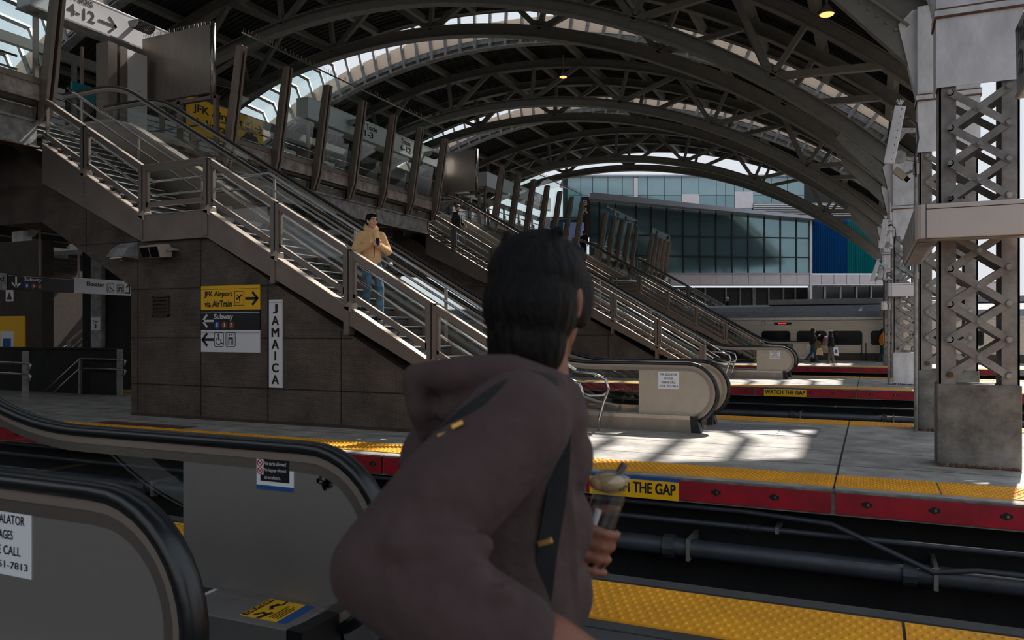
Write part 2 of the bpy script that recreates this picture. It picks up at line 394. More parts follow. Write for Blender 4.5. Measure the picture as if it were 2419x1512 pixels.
# ------------------------------------------------------------ barrel vault roof on arched trusses
XC, ZC = -19.2, -14.0
def pol(r, th): return (XC+r*math.sin(R(th)), ZC+r*math.cos(R(th)))
TH0 = -6.9; STEP = 10.37
def arcband(mb, r0, r1, t0, t1, n, y0, y1, mi=0):
    A = [pol(r0, t0+(t1-t0)*i/n) for i in range(n+1)]; B = [pol(r1, t0+(t1-t0)*i/n) for i in range(n+1)]
    return mb.band(A, B, 'xz', y0, y1, mi)
def truss(y, lab):
    t = thing('arch_truss', (XC, y, 14.4), lab, 'roof truss', 'arched roof trusses')
    lo = MB(); arcband(lo, 28.42, 28.46, -44, 44, 60, y-.2, y+.2); arcband(lo, 28.46, 28.86, -44, 44, 60, y-.06, y+.06); arcband(lo, 28.86, 28.9, -44, 44, 60, y-.2, y+.2)
    lo.build('lower_chord', 'steel_dark', t)
    up = MB(); arcband(up, 30.55, 30.59, -43, 43, 60, y-.2, y+.2); arcband(up, 30.59, 30.95, -43, 43, 60, y-.05, y+.05); arcband(up, 30.95, 31.0, -43, 43, 60, y-.2, y+.2)
    up.build('upper_chord', 'steel_dark', t)
    k = -3
    while TH0+STEP*k < 43:
        th = TH0+STEP*k; a = pol(28.8, th)
        for d, w_ in ((-5.185, .22), (0, .17), (5.185, .22)):
            if abs(th+d) > 42.5: continue
            b = pol(30.7, th+d)
            MB().beam((a[0], y, a[1]), (b[0], y, b[1]), w_, .2, up=(0, 1, 0)).build('web_member', 'steel_dark', t)
        g = MB(); p = [pol(28.85, th-1.0), pol(29.15, th-.8), pol(29.15, th+.8), pol(28.85, th+1.0)]
        g.prism(p, 'xz', y-.03, y+.03); g.build('gusset', 'steel_dark', t); k += 1
    return t
TR = [(-4.6, 'arched truss spanning above the near platform and the camera'), (-1.0, 'second arched truss above the near platform'),
      (10.6, 'arched truss landing on the big lattice column in the foreground'), (14.2, 'arched truss landing on the narrow column just behind the big one'),
      (26.2, 'arched truss sweeping across the top of the picture in front of the beige skylight'), (29.7, 'arched truss whose curve crosses right below the bright skylight strip'),
      (41.0, 'arched truss behind the beige skylight, above the second escalators'), (44.5, 'dark arched truss close behind the third bay of columns'),
      (57.0, 'dark arched truss near the glass building, with thin light gaps above'), (60.5, 'last dark arched truss framing the glass building')]
for y, l in TR: truss(y, l)
def bay(y0, y1, last=False):
    d = MB(); arcband(d, 31.35, 31.6, -43, 43, 48, y0, y1)
    # ribs of the corrugated deck
    y = y0+.15
    while y < y1-.1:
        arcband(d, 31.3, 31.35, -43, 43, 30, y, y+.05); y += .3
    o = struct(d.build('ceiling', 'deck_dark'))
    for k in range(-7, 10):
        th = TH0+5.185*k
        if abs(th) > 42: continue
        q = MB(); a = pol(31.12, th); u = pol(32.12, th)
        q.beam((a[0], y0+.1, a[1]), (a[0], y1-.1, a[1]), .26, .3, up=(u[0]-a[0], 0, u[1]-a[1])); q.build('purlin', 'steel_dark', o)
    eb = MB(); arcband(eb, 31.0, 31.9, -42, 42, 48, y1-.22, y1); arcband(eb, 31.0, 31.05, -42, 42, 48, y1-.35, y1); eb.build('edge_beam', 'steel_dark', o)
    sb = MB(); arcband(sb, 30.95, 31.0, -42, 42, 48, y0-.35, y0+.1); arcband(sb, 31.0, 31.55, -42, 42, 48, y0-.06, y0)
    arcband(sb, 31.27, 31.31, -42, 42, 48, y0-.2, y0-.06); sb.build('sill_beam', 'grey_paint', o)
    return o
def skylight(ya, yb):
    'glazed strip between the bay ending at ya and the bay starting at yb'
    fr = MB(); n = 47; lim = 39.4
    for i in range(n+1):
        th = -lim+2*lim*i/n; a = pol(31.0, th); b = pol(33.1, th); c = pol(33.5, th); u = (b[0]-a[0], 0, b[1]-a[1])
        fr.beam((a[0], yb-.22, a[1]), (b[0], yb-.22, b[1]), .15, .14, up=(0, 1, 0))
        fr.beam((b[0], yb-.22, b[1]), (c[0], ya, c[1]), .2, .14, up=u)
    o = struct(fr.build('skylight_frame', 'grey_paint'))
    pn = MB(); arcband(pn, 31.58, 32.45, -lim, lim, 47, yb+.02, yb+.1); pn.build('lower_panel', 'frosted_panel', o)
    g = MB(); A = [(pol(33.2, -lim+2*lim*i/n), pol(33.62, -lim+2*lim*i/n)) for i in range(n+1)]
    for (p, q), (p2, q2) in zip(A[:-1], A[1:]): g.add([(p[0], yb-.2, p[1]), (p2[0], yb-.2, p2[1]), (q2[0], ya, q2[1]), (q[0], ya, q[1])], [(0, 1, 2, 3)])
    g.build('pane', 'glass_sky', o)
    up = MB(); arcband(up, 31.9, 33.62, -lim-2, lim+2, 48, ya-.2, ya-.05); up.build('upstand', 'deck_dark', o)
    for s in (-1, 1):
        e = MB(); arcband(e, 31.35, 31.6, s*lim, s*43, 8, ya, yb); e.build('end_deck', 'deck_dark', o)
BAYS = [(-8, 4.0), (8.5, 18.9), (23.4, 33.9), (38.4, 48.8), (53.2, 66)]
for b in BAYS: bay(*b)
for a, b in zip(BAYS[:-1], BAYS[1:]): skylight(a[1], b[0])
for (x, y, z, lab) in ((-15.2, 40.0, 15.36, 'small warm ceiling lamp glowing in the dark vault above the beige skylight'), (-1.12, 24.0, 10.5, 'larger warm ceiling lamp glowing at the upper right of the vault')):
    t = thing('ceiling_lamp', (x, y, z), lab, 'lamp')
    MB().tube([(x, y, z+1.3), (x, y, z+.36), (x, y, z+.35), (x, y, z+.1)], .3, 16, radii=[.03, .03, .08, .22]).build('lamp_shade', 'steel_dark', t)
    MB().ell((x, y, z+.1), (.2, .2, .06)).build('lens', 'lamp_warm', t, smooth=True)
# ------------------------------------------------------------ mezzanine bridge
OPEN = [(10.47, 15.4), (25.95, 31.1), (41.6, 46.0), (53.0, 57.15)]
XF = -15.2
fl = MB(); fl.box(-23.2, -16.3, 2, 66, 5.85, 6.08)
prev = 2
for a, b in OPEN+[(66, 66)]:
    fl.box(-16.3, -15.35, prev, a, 5.85, 6.08); prev = b
struct(fl.build('floor', 'concrete'))
gd = MB()
prev = 2
for a, b in OPEN+[(66, 66)]:
    gd.box(-15.42, -15.38, prev, a, 5.28, 5.95); gd.box(-15.55, -15.25, prev, a, 5.28, 5.32); gd.box(-15.5, -15.3, prev, a, 5.8, 5.85); gd.box(-15.56, -15.24, prev, a, 5.27, 5.275, 1); prev = b
gd.box(-23.1, -22.9, 2, 66, 5.28, 5.85)
for a, b in OPEN: gd.box(-16.5, -16.38, a, b, 5.28, 5.84)
y = 3.0
while y < 66:
    if not any(a-.3 < y < b+.3 for a, b in OPEN): gd.box(-23, -15.4, y-.12, y+.12, 5.35, 5.85)
    else: gd.box(-23, -16.5, y-.12, y+.12, 5.35, 5.85)
    y += 2.6
struct(gd.build('bridge_girder', ['grey_paint', 'rust']))
def lean(z): return XF+(z-5.83)*.163          # face of the leaning windscreen at height z
def windscreen(ys, lab, y0=None, extra=False):
    g = 'leaning glass screens along the bridge'
    t = thing('glass_windscreen', (XF, (ys[0]+ys[-1])/2, 5.83), lab, 'glass screen', g)
    for y in ys:
        f = MB(); b = 5.82; tp = 8.88
        prof = [(lean(b)-.06, b), (lean(b)+.1, b), (lean(6.3)+.2, 6.3), (lean(tp)+.16, tp), (lean(tp)-.02, tp), (lean(6.3)-.05, 6.3)]
        f.prism(prof, 'xz', y-.11, y-.035); f.prism(prof, 'xz', y+.035, y+.11)
        f.prism([(lean(b)-.05, b+.05), (lean(6.3), 6.35), (lean(tp), tp-.02), (lean(tp)-.1, tp-.02), (lean(6.3)-.1, 6.35), (lean(b)-.12, b+.05)], 'xz', y-.036, y+.036, 1)
        f.box(XF-.2, XF+.02, y-.11, y+.02, 5.78, 6.42)
        f.build('fin', ['bronze', 'rust'], t, bevel=.006)
    for a, b in zip(ys[:-1], ys[1:]):
        q = MB(); z0, z1 = 6.62, 9.24
        q.add([(lean(z0), a+.04, z0), (lean(z0), b-.04, z0), (lean(z1), b-.015, z1), (lean(z1), a+.015, z1)], [(0, 1, 2, 3)])
        q.build('glass_pane', 'glass_green', t)
        s = MB(); s.box(XF-.12, XF+.06, a+.1, b-.1, 6.2, 6.52); s.box(XF-.1, XF+.1, a+.1, b-.1, 6.52, 6.64, 1); s.box(XF-.14, XF+.03, a+.1, b-.1, 6.1, 6.17, 2)
        s.build('fascia', ['fascia', 'bronze', 'booth_brown'], t)
    r_ = MB(); r_.beam((lean(9.24), ys[0], 9.24), (lean(9.24), ys[-1], 9.24), .03, .035, mi=0)
    n = int((ys[-1]-ys[0])/.09)
    for i in range(n):
        y = ys[0]+.05+i*.09; r_.beam((lean(9.24), y, 9.25), (lean(9.24)+random.uniform(-.05, .05), y+random.uniform(-.02, .02), 9.38), .008, .008)
    r_.build('top_rail', 'stainless_brush', t)
    h = thing('guard_rail', (XF-.5, (ys[0]+ys[-1])/2, 6.08), 'steel pipe rail behind the '+lab.replace('leaning ', ''), 'railing', 'pipe rails behind the glass screens')
    for z in (7.15, 6.88): MB().tube([(XF-.5, ys[0]+.1, z), (XF-.5, ys[-1]-.2, z)], .025, 8).build('rail', 'chrome', h, smooth=True)
    for a, b in zip(ys[:-1], ys[1:]): MB().box(XF-.6, XF-.54, (a+b)/2-.05, (a+b)/2+.05, 6.08, 7.1).build('post', 'bronze', h)
windscreen([10.47-1.765*i for i in range(4, -1, -1)], 'leaning glass screen cut off by the left picture edge')
windscreen([15.4+1.758*i for i in range(7)], 'longest leaning glass screen, above the man in the yellow jacket')
windscreen([31.1+1.75*i for i in range(7)], 'leaning glass screen above the black-haired head in front')
windscreen([46.0+1.75*i for i in range(5)], 'short leaning glass screen beside the departure board')
windscreen([57.15+1.4*i for i in range(5)], 'smallest leaning glass screen in front of the dark curtain wall')
# far side of the bridge: pale louvred wall panels
lw = MB()
y = 2.0; k = 0
while y < 64:
    zt_ = 9.3 if k % 3 else 8.5
    lw.box(-23.3, -23.2, y, y+.14, 6.08, 10.2, 2); lw.box(-23.5, -23.42, y, y+2.4, 6.6, zt_, 1)
    n_ = int((zt_-6.7)/.2)
    for i in range(n_): lw.box(-23.42, -23.3, y+.15, y+2.3, 6.72+.2*i, 6.72+.2*i+.165, 0)
    y += 2.5; k += 1
lw.box(-23.5, -23.3, 2, 64, 10.2, 10.5, 2); lw.box(-23.5, -23.4, 2, 64, 6.08, 6.6, 1)
struct(lw.build('louvre_wall', ['white_slat', 'black', 'steel_dark']))
# overhead sign boxes "Tracks ..."
Yv = (0, 1, 0)
def arrow(mb, O, U, V, L, hd, wd, dirn=(1, 0), mi=0, dep=.004):
    dx, dy = dirn; px, py = -dy, dx
    a = (0, 0); b = (dx*L, dy*L)
    mb.stroke(O, U, V, [a, (b[0]-dx*wd*.6, b[1]-dy*wd*.6)], wd, dep, mi)
    mb.stroke(O, U, V, [(b[0]-dx*hd+px*hd, b[1]-dy*hd+py*hd), b], wd, dep, mi)
    mb.stroke(O, U, V, [(b[0]-dx*hd-px*hd, b[1]-dy*hd-py*hd), b], wd, dep, mi)
def track_sign(x, y0, y1, z0, z1, texts, lab):
    t = thing('track_sign', (x, (y0+y1)/2, z0), lab, 'sign', 'overhead track signs on the bridge')
    b = MB(); b.box(x-.5, x, y0, y1, z0, z1); b.build('sign_box', 'sign_white', t, bevel=.01)
    b = MB(); b.box(x-.52, x+.004, y0-.01, y1+.01, z1-.05, z1-.042); b.box(x-.52, x+.006, y0-.02, y1+.02, z0-.04, z0); b.build('trim_line', 'grey_paint', t)
    for (s, yy, zz, wd, ht) in texts:
        if s == '>':
            q = MB(); arrow(q, (x+.003, yy, zz), Yv, Z_, wd, ht, ht*.34); q.build('arrow', 'ink', t)
        else: letters(MB(), s, (x+.002, yy, zz), Yv, Z_, wd, ht, .025).build('lettering', 'ink', t)
    for yy in (y0+.3, y1-.3): MB().box(x-.3, x-.2, yy-.05, yy+.05, 6.08, z0-.04).build('post', 'bronze', t)
track_sign(-18.0, 12.1, 16.4, 9.29, 10.04, [('Tracks', 13.08, 9.81, .65, .21), ('4-12', 13.03, 9.42, .76, .29), ('>', 13.92, 9.57, .48, .18)], 'white track sign with 4-12 and an arrow at the upper left')
track_sign(-17.2, 21.16, 30.0, 8.78, 9.5, [('Tracks', 24.5, 9.19, .72, .2), ('1-3', 24.4, 8.9, .55, .24), ('Tracks', 26.9, 9.19, .72, .2), ('6-12', 26.85, 8.9, .8, .24), ('>', 27.8, 9.02, .5, .14)], 'white track sign with 1-3 and 6-12 behind the longest glass screen')
track_sign(-17.2, 34.68, 43.2, 8.78, 9.5, [('Tracks', 38.2, 9.19, .75, .2), ('1-5', 38.15, 8.88, .6, .26), ('Tracks', 40.5, 9.19, .75, .2), ('8-12', 40.5, 8.88, .9, .26), ('>', 41.5, 9.02, .5, .14)], 'white track sign with 1-5 and 8-12 above the dark-haired head')
def wall_pack(x, y, z, s, lab):
    t = thing('flood_light', (x, y, z), lab, 'lamp', 'ribbed flood lights on the track signs')
    p = arc(0, 0, .2*s, 180, 360, 10); b = MB(tf=lambda p_: (x+.28*s+p_[0], p_[1], z+.2*s+p_[2])); b.prism(p, 'xz', y, y+.55*s); b.build('housing', 'grey_paint', t)
    b = MB(tf=lambda p_: (x+.28*s+p_[0], p_[1], z+.2*s+p_[2]))
    for i in range(11): b.prism(arc(0, 0, .215*s, 200, 350, 8), 'xz', y+.03*s+i*.048*s, y+.045*s+i*.048*s)
    b.build('cooling_fin', 'ink', t)
    MB().box(x+.007, x+.2*s, y+.2*s, y+.3*s, z+.14*s, z+.2*s).build('bracket', 'grey_paint', t)
wall_pack(-18.0, 14.7, 9.62, 1.0, 'ribbed flood light on the 4-12 track sign')
wall_pack(-17.2, 23.2, 9.0, 1.0, 'ribbed flood light left of the 1-3 lettering')
wall_pack(-17.2, 28.5, 8.95, 1.1, 'ribbed flood light right of the 6-12 lettering')
# airport sign on the bridge
def plane_icon(mb, O, U, V, s, mi=0):
    mb.stroke(O, U, V, [(0, 0), (s, 0), (s, s*1.15), (0, s*1.15)], s*.04, .003, mi, closed=True)
    k = s
    mb.stroke(O, U, V, [(.2*k, .5*k), (.8*k, .86*k)], .11*k, .003, mi)
    mb.stroke(O, U, V, [(.5*k, .66*k), (.56*k, .36*k)], .09*k, .003, mi); mb.stroke(O, U, V, [(.45*k, .68*k), (.26*k, .84*k)], .07*k, .003, mi)
    mb.stroke(O, U, V, [(.2*k, .5*k), (.16*k, .68*k)], .06*k, .003, mi); mb.stroke(O, U, V, [(.12*k, .2*k), (.5*k, .2*k)], .035*k, .003, mi)
t = thing('airport_sign', (-18.5, 19.3, 6.9), 'yellow airport sign seen through the bridge glass, behind the bald man', 'sign')
MB().box(-18.62, -18.5, 17.3, 20.45, 7.55, 8.62).build('board', 'sign_yellow', t)
letters(MB(), 'JFK Airport', (-18.498, 17.45, 8.15), Yv, Z_, 2.05, .3, .02).build('lettering', 'ink', t)
letters(MB(), 'via AirTrain', (-18.498, 17.45, 7.8), Yv, Z_, 1.5, .26, .02).build('lettering', 'ink', t)
letters(MB(), 'Contactless\nAvailable!', (-18.498, 19.45, 7.62), Yv, Z_, .62, .24, .0).build('lettering', 'ink', t)
q = MB(); plane_icon(q, (-18.497, 19.62, 8.18), Yv, Z_, .3); arrow(q, (-18.497, 20.05, 8.3), Yv, Z_, .32, .14, .05); q.build('pictogram', 'ink', t)
for y in (17.5, 20.3): MB().box(-18.6, -18.54, y-.04, y+.04, 6.08, 7.55).build('post', 'bronze', t)
# brushed steel screens beside the escalator heads, with glazed rail below
def steel_screen(y, x0, x1, z0, z1, lab):
    t = thing('steel_screen', ((x0+x1)/2, y, 6.08), lab, 'steel panel', 'brushed steel screens at the escalator heads')
    MB().box(x0, x1-.12, y-.05, y+.05, z0, z1).build('panel', 'stainless_brush', t)
    MB().tube([(x1-.06, y, z0-.3), (x1-.06, y, z1+.03)], .07, 14).build('end_post', 'stainless', t, smooth=True)
    s = MB(); n = int((x1-x0)/.06)
    for i in range(n): s.beam((x0+i*.06, y, z1), (x0+i*.06+random.uniform(-.03, .03), y, z1+.12), .008, .008)
    s.build('bird_spikes', 'stainless', t)['kind'] = 'stuff'
    f = MB(); f.box(x0-.6, x1+.12, y-.06, y+.06, z0-.17, z0-.08); f.box(x0-.6, x1+.1, y-.05, y+.05, 6.08, 6.2)
    for xx in (x0-.6, (x0+x1)/2, x1): f.box(xx, xx+.1, y-.06, y+.06, 6.2, z0-.1)
    f.build('rail_frame', 'bronze', t)
    MB().add([(x0-.5, y, 6.2), (x1, y, 6.2), (x1, y, z0-.17), (x0-.5, y, z0-.17)], [(0, 1, 2, 3)]).build('glass_pane', 'glass', t)
    for z in (6.5, 6.9): MB().tube([(x0-.4, y-.12, z), (x1-.3, y-.12, z), (x1-.15, y-.12, z-.02)], .025, 8).build('rail', 'chrome', t, smooth=True)
steel_screen(15.15, -17.85, -15.3, 7.72, 9.47, 'big brushed steel screen left of the longest glass screen')
steel_screen(30.8, -17.85, -15.7, 7.8, 9.6, 'brushed steel screen right of the longest glass screen')
# fittings inside the bridge
t = thing('cabinet', (-17.55, 14.9, 6.08), 'tall white cabinet under the 4-12 track sign', 'cabinet')
MB().box(-17.9, -17.5, 14.35, 14.95, 6.1, 8.9).build('body', 'sign_white', t); MB().box(-17.9, -17.45, 13.75, 14.0, 6.1, 8.9).build('side_post', 'bronze', t); MB().box(-17.9, -17.46, 14.1, 14.3, 6.1, 8.9).build('side_post', 'bronze', t)
MB().ell((-17.48, 14.7, 7.9), .03).build('handle', 'chrome', t)
t = thing('route_banner', (-21.0, 16.8, 6.08), 'green and red banner seen above the escalator head at left', 'banner')
MB().box(-21.0, -20.9, 15.3, 16.55, 8.35, 8.8).build('green_field', 'louvre_teal', t); MB().box(-21.0, -20.9, 16.55, 16.95, 8.35, 8.85).build('red_field', 'ink_red', t)
MB().box(-20.98, -20.92, 15.6, 15.68, 6.08, 9.9).build('hanger', 'bronze', t); MB().box(-20.98, -20.92, 16.4, 16.48, 6.08, 9.9).build('hanger', 'bronze', t)
def ticket_machine(y, lab, c):
    t = thing('ticket_machine', (-19.6, y, 6.08), lab, 'ticket machine', 'ticket machines on the bridge')
    MB().box(-20.2, -19.4, y-.5, y+.5, 6.08, 7.95).build('body', c, t, bevel=.03); MB().box(-19.4, -19.38, y-.38, y+.38, 7.3, 7.7).build('screen', 'black_gloss', t)
    MB().box(-19.4, -19.37, y-.3, y+.3, 6.6, 7.1).build('front_plate', 'stainless', t); MB().box(-20.25, -19.35, y-.52, y+.52, 7.95, 8.25).build('header', 'sign_white', t)
ticket_machine(22.6, 'blue ticket machine behind the second bay of the longest glass screen', 'ink_blue')
ticket_machine(24.9, 'pale ticket machine next to the blue one on the bridge', 'panel_pale')
t = thing('ticket_kiosk', (-19.4, 29.4, 6.08), 'dark ticket kiosk behind the right end of the longest glass screen', 'kiosk')
MB().box(-21, -18.6, 27.2, 31.2, 6.08, 8.1).build('body', 'booth_brown', t); MB().box(-21.3, -18.3, 26.9, 31.5, 8.1, 8.5).build('roof', 'deck_dark', t)
MB().box(-18.6, -18.57, 27.5, 28.9, 7.1, 7.45).build('sign_board', 'sign_white', t); letters(MB(), 'Tickets', (-18.565, 27.7, 7.17), Yv, Z_, .9, .2).build('lettering', 'ink', t)
tag(MB().box(-20.0, -19.9, 20.7, 22.0, 6.08, 7.6).build('poster_stand', 'ink_red'), 'red poster panel behind the longest glass screen', 'poster')
bl = MB()
for y in range(4, 66, 4): bl.box(-20.1, -19.9, y, y+1.6, 9.9, 9.95)
def strip_lamp(y, lab):
    t = thing('strip_lamp', (-21.6, y, 9.9), lab, 'lamp', 'strip lamps over the bridge'); MB().box(-21.7, -21.5, y-.8, y+.8, 9.92, 10.0).build('housing', 'sign_white', t); MB().box(-21.68, -21.52, y-.78, y+.78, 9.9, 9.92).build('tube', 'lamp_white', t)
    MB().box(-21.61, -21.59, y-.01, y+.01, 10.0, 14.0).build('hanger', 'bronze', t)
# departure board at the far end
t = thing('departure_board', (-18.5, 47.5, 6.08), 'black departure board with coloured rows beyond the glass screens', 'departure board')
D0 = Vector((-18.55, 45.2, 0)); DU = Vector((.91, .41, 0)); 
def dbox(a, b, z0, z1, n0, n1, nm, m_):
    N = Vector((.41, -.91, 0)); p = [D0+DU*a+N*n0, D0+DU*b+N*n0, D0+DU*b+N*n1, D0+DU*a+N*n1]
    MB().hexa([(q.x, q.y, z0) for q in p]+[(q.x, q.y, z1) for q in p]).build(nm, m_, t)
dbox(0, 2.7, 6.5, 8.75, -.2, 0, 'housing', 'black')
rows = ['ink_blue', 'louvre_teal', 'rust', 'ink_blue', 'black_gloss', 'ink_blue', 'ink_blue', 'ink_red', 'ink_blue', 'bronze', 'ink_blue', 'ink_blue']
for i, c in enumerate(rows): dbox(.06, 1.22, 8.3-.13*i, 8.4-.13*i, 0, .01, 'text_row', c)
mat('screen_lilac', (120, 124, 176), .3, emit=(120, 124, 176), estr=.25)
dbox(1.27, 2.6, 6.75, 8.4, 0, .008, 'screen', 'screen_lilac')
letters(MB(), 'Long Island Rail Road', D0+DU*.75+Vector((.41, -.91, 0))*.01+Vector((0, 0, 8.53)), DU, Z_, 1.7, .15, .0).build('lettering', 'ink_white', t)
MB().disc(D0+DU*.55+Vector((.41, -.91, 0))*.01+Vector((0, 0, 8.6)), DU, Z_, (0, 0), .1, .01, 0, 20).build('logo', 'ink_white', t); dbox(.1, .25, 6.08, 6.5, -.15, -.05, 'leg', 'bronze'); dbox(2.4, 2.55, 6.08, 6.5, -.15, -.05, 'leg', 'bronze')
# ------------------------------------------------------------ staircases
ZL = 3.66; SL = math.tan(R(30))
def zs_low(x): return ZL+.06-SL*(x+10.66)
def zs_up(x): return ZL+.06-SL*(x+12.27)
def staircase(dx, dy, lab, wall_lab, full=True, mirror=None):
    f = (lambda p: (p[0]+dx, p[1]+dy, p[2])) if mirror is None else (lambda p: (mirror-p[0]+dx, p[1]+dy, p[2]))
    mk = lambda: MB(tf=f)
    base = f((-8.0, 11.2, 0))
    t = thing('staircase', base, lab, 'staircase', 'platform staircases')
    y0, y1 = 10.52, 11.95
    # steps
    simple = None if full else mk()
    def step(x0, zt, r, run):
        a = mk(); a.box(x0-.02, x0+run, y0, y1, zt-.05, zt); a.box(x0+run-.03, x0+run, y0, y1, zt-r, zt-.04)
        if full:
            s = a.build('step', 'tread', t); n = mk(); n.box(x0+run-.035, x0+run+.012, y0-.1, y1, zt-.012, zt+.004); n.build('nosing', 'nosing', s)
        else:
            simple.tf = None; simple.add(a.v, a.f); simple.tf = f
    r = ZL/22
    for i in range(21): step(-10.66+i*.288, ZL-r*(i+1), r, .288)
    r2 = (6.08-ZL)/14
    for i in range(13): step(-12.27-(i+1)*.3, ZL+r2*(i+1), r2, .3)
    if simple: simple.build('steps', 'tread', t)
    l = mk(); l.box(-12.3, -10.63, y0, y1, ZL-.1, ZL); l.build('landing', 'tread', t)
    # stringer on the near side
    s = mk(); xe = -4.35
    top = [(-16.35, zs_up(-16.35)), (-12.27, ZL+.06), (-10.66, ZL+.06), (xe, zs_low(xe))]
    d_ = lambda x: .78 if x < -15 else .6 if x < -12.5 else .48 if x < -10 else .55
    bot = [(x, max(0.0, z-d_(x))) for x, z in top]
    top_n = [(-15.05, zs_up(-15.05))]+top[1:]; s.band(top_n, [(x, max(0.0, z-d_(x))) for x, z in top_n], 'xz', 10.36, 10.5)
    s.build('stringer', 'bronze', t)
    c = mk()
    for (xa, za), (xb, zb) in zip(top_n[:-1], top_n[1:]): c.beam((xa, 10.43, za+.008), (xb, 10.43, zb+.008), .17, .016)
    c.build('stringer_cap', 'bronze_light', t)
    s = mk(); top2 = [(x, z) for x, z in top]; s.band(top2, bot, 'xz', 11.95, 12.02); s.build('stringer', 'bronze', t)
    # guard: posts, panels with frame and glass
    lows = [-10.66, -9.14, -7.63, -6.09, -4.58]; ups = [-15.08, -13.86, -12.27]
    H = .92
    def zt(x): return zs_up(x) if x <= -12.27 else (ZL+.06 if x < -10.66 else zs_low(x))
    for x in ups[1:]+lows:
        p = mk(); z = zt(x); p.box(x-.085, x+.085, 10.37, 10.47, z-.02, z+H); p.box(x-.012, x+.012, 10.365, 10.38, z-.02, z+H, 1)
        p.box(x-.07, x+.03, 10.34, 10.5, z-.45, z, 0)
        p.prism([(x-.07, z-.02), (x+.09, z-.1), (x+.09, z+.06), (x+.05, z+.1)], 'xz', 10.34, 10.5, 2)
        p.build('post', ['bronze', 'ink', 'bronze_light'], t)
    segs = list(zip(ups[:-1], ups[1:]))+[(-12.27, -10.66)]+list(zip(lows[:-1], lows[1:]))
    for a, b in segs:
        za, zb = zt(a), zt(b)
        q = mk(); q.beam((a, 10.42, za+H-.045), (b, 10.42, zb+H-.045), .09, .1, up=(0, 0, 1)); q.beam((a, 10.42, za+H+.012), (b, 10.42, zb+H+.012), .1, .016, mi=1)
        q.beam((a, 10.42, za+.2), (b, 10.42, zb+.2), .06, .09)
        q.box(a+.085, a+.12, 10.39, 10.45, za+.2-SL*.1, za+H-.09); q.box(b-.12, b-.085, 10.39, 10.45, zb+.2, zb+H-.03)
        fr = q.build('guard_frame', ['bronze', 'bronze_light'], t)
        g = mk(); g.add([(a+.1, 10.42, za+.2), (b-.1, 10.42, zb+.2), (b-.1, 10.42, zb+H-.09), (a+.1, 10.42, za+H-.09)], [(0, 1, 2, 3)]); g.build('glass_pane', 'glass', fr)
    # handrails: double pipes near side, double pipes with posts far side
    def run(y, h, nm='handrail', r_=.024):
        pts = [(-16.4, y, 6.14+h), (-16.1, y, zs_up(-16.1)+h), (-12.3, y, ZL+.06+h), (-10.6, y, ZL+.06+h), (-4.7, y, zs_low(-4.7)+h), (-4.3, y, zs_low(-4.3)+h-.02)]
        k = mk(); k.tube(pts, r_, 8); k.build(nm, 'chrome' if full else 'stainless', t, smooth=True)
    run(10.66, .68); run(10.66, .42); run(11.88, .92, r_=.03); run(11.88, .66)
    for x in (-16.0, -14.2, -12.4, -10.5, -8.6, -6.7, -4.8):
        p = mk(); z = zt(x); p.box(x-.025, x+.025, 11.9, 11.93, z-.1, z+.92); p.build('rail_post', 'stainless', t)
    xx = -4.35
    for y in (10.66, 11.88):
        k = mk()
        k.tube([(xx, y, .93), (xx+.35, y, .9), (xx+.55, y, .82), (xx+.6, y, .68), (xx+.52, y, .45), (xx+.45, y, .2), (xx+.43, y, 0)], .026, 8)
        k.tube([(xx, y, .62), (xx+.3, y, .55), (xx+.5, y, .56), (xx+.56, y, .6)], .022, 8)
        k.build('newel_pipe', 'chrome', t, smooth=True)
    # panelled bulkhead under the stair
    if wall_lab:
        w_ = mk()
        side = [(-12.66, 0), (-12.66, 2.42), (-15.2, 3.78), (-16.6, 3.8), (-16.6, zs_up(-16.6)-.55), (-12.4, ZL-.42), (-10.75, ZL-.42), (-4.9, 0.0)]
        low = [(-4.9, .0)]
        w_.prism(side, 'xz', 10.46, 11.96)
        wall = struct(w_.build('wall_bulkhead', 'treadplate'), wall_lab)
        def topz(x):
            return zs_low(x)-.5 if x > -10.7 else ZL-.45 if x > -12.4 else zs_up(x)-.62
        def botz(x): return 0 if x > -12.66 else 2.42+(x+12.85)*(-.579)
        j = mk()
        for x in (-12.48, -10.9, -9.36, -7.83, -6.3, -13.9):
            if topz(x) > botz(x): j.box(x-.01, x+.01, 10.455, 10.47, botz(x), topz(x))
        for z in (.6, 1.46, 2.36, 3.26):
            xe = -10.66-(z+.5-ZL-.06)/SL; xs = -12.66 if z < 2.42 else -12.66-(z-2.42)/.579
            j.box(xs, min(xe, -5.0), 10.455, 10.47, z-.01, z+.01)
        j.build('panel_joint', 'ink', wall)
        if full:
            s = mk(); s.box(-12.66, -4.7, 10.452, 10.47, 0, .05); s.build('skirting', 'booth_brown', wall)
    return t
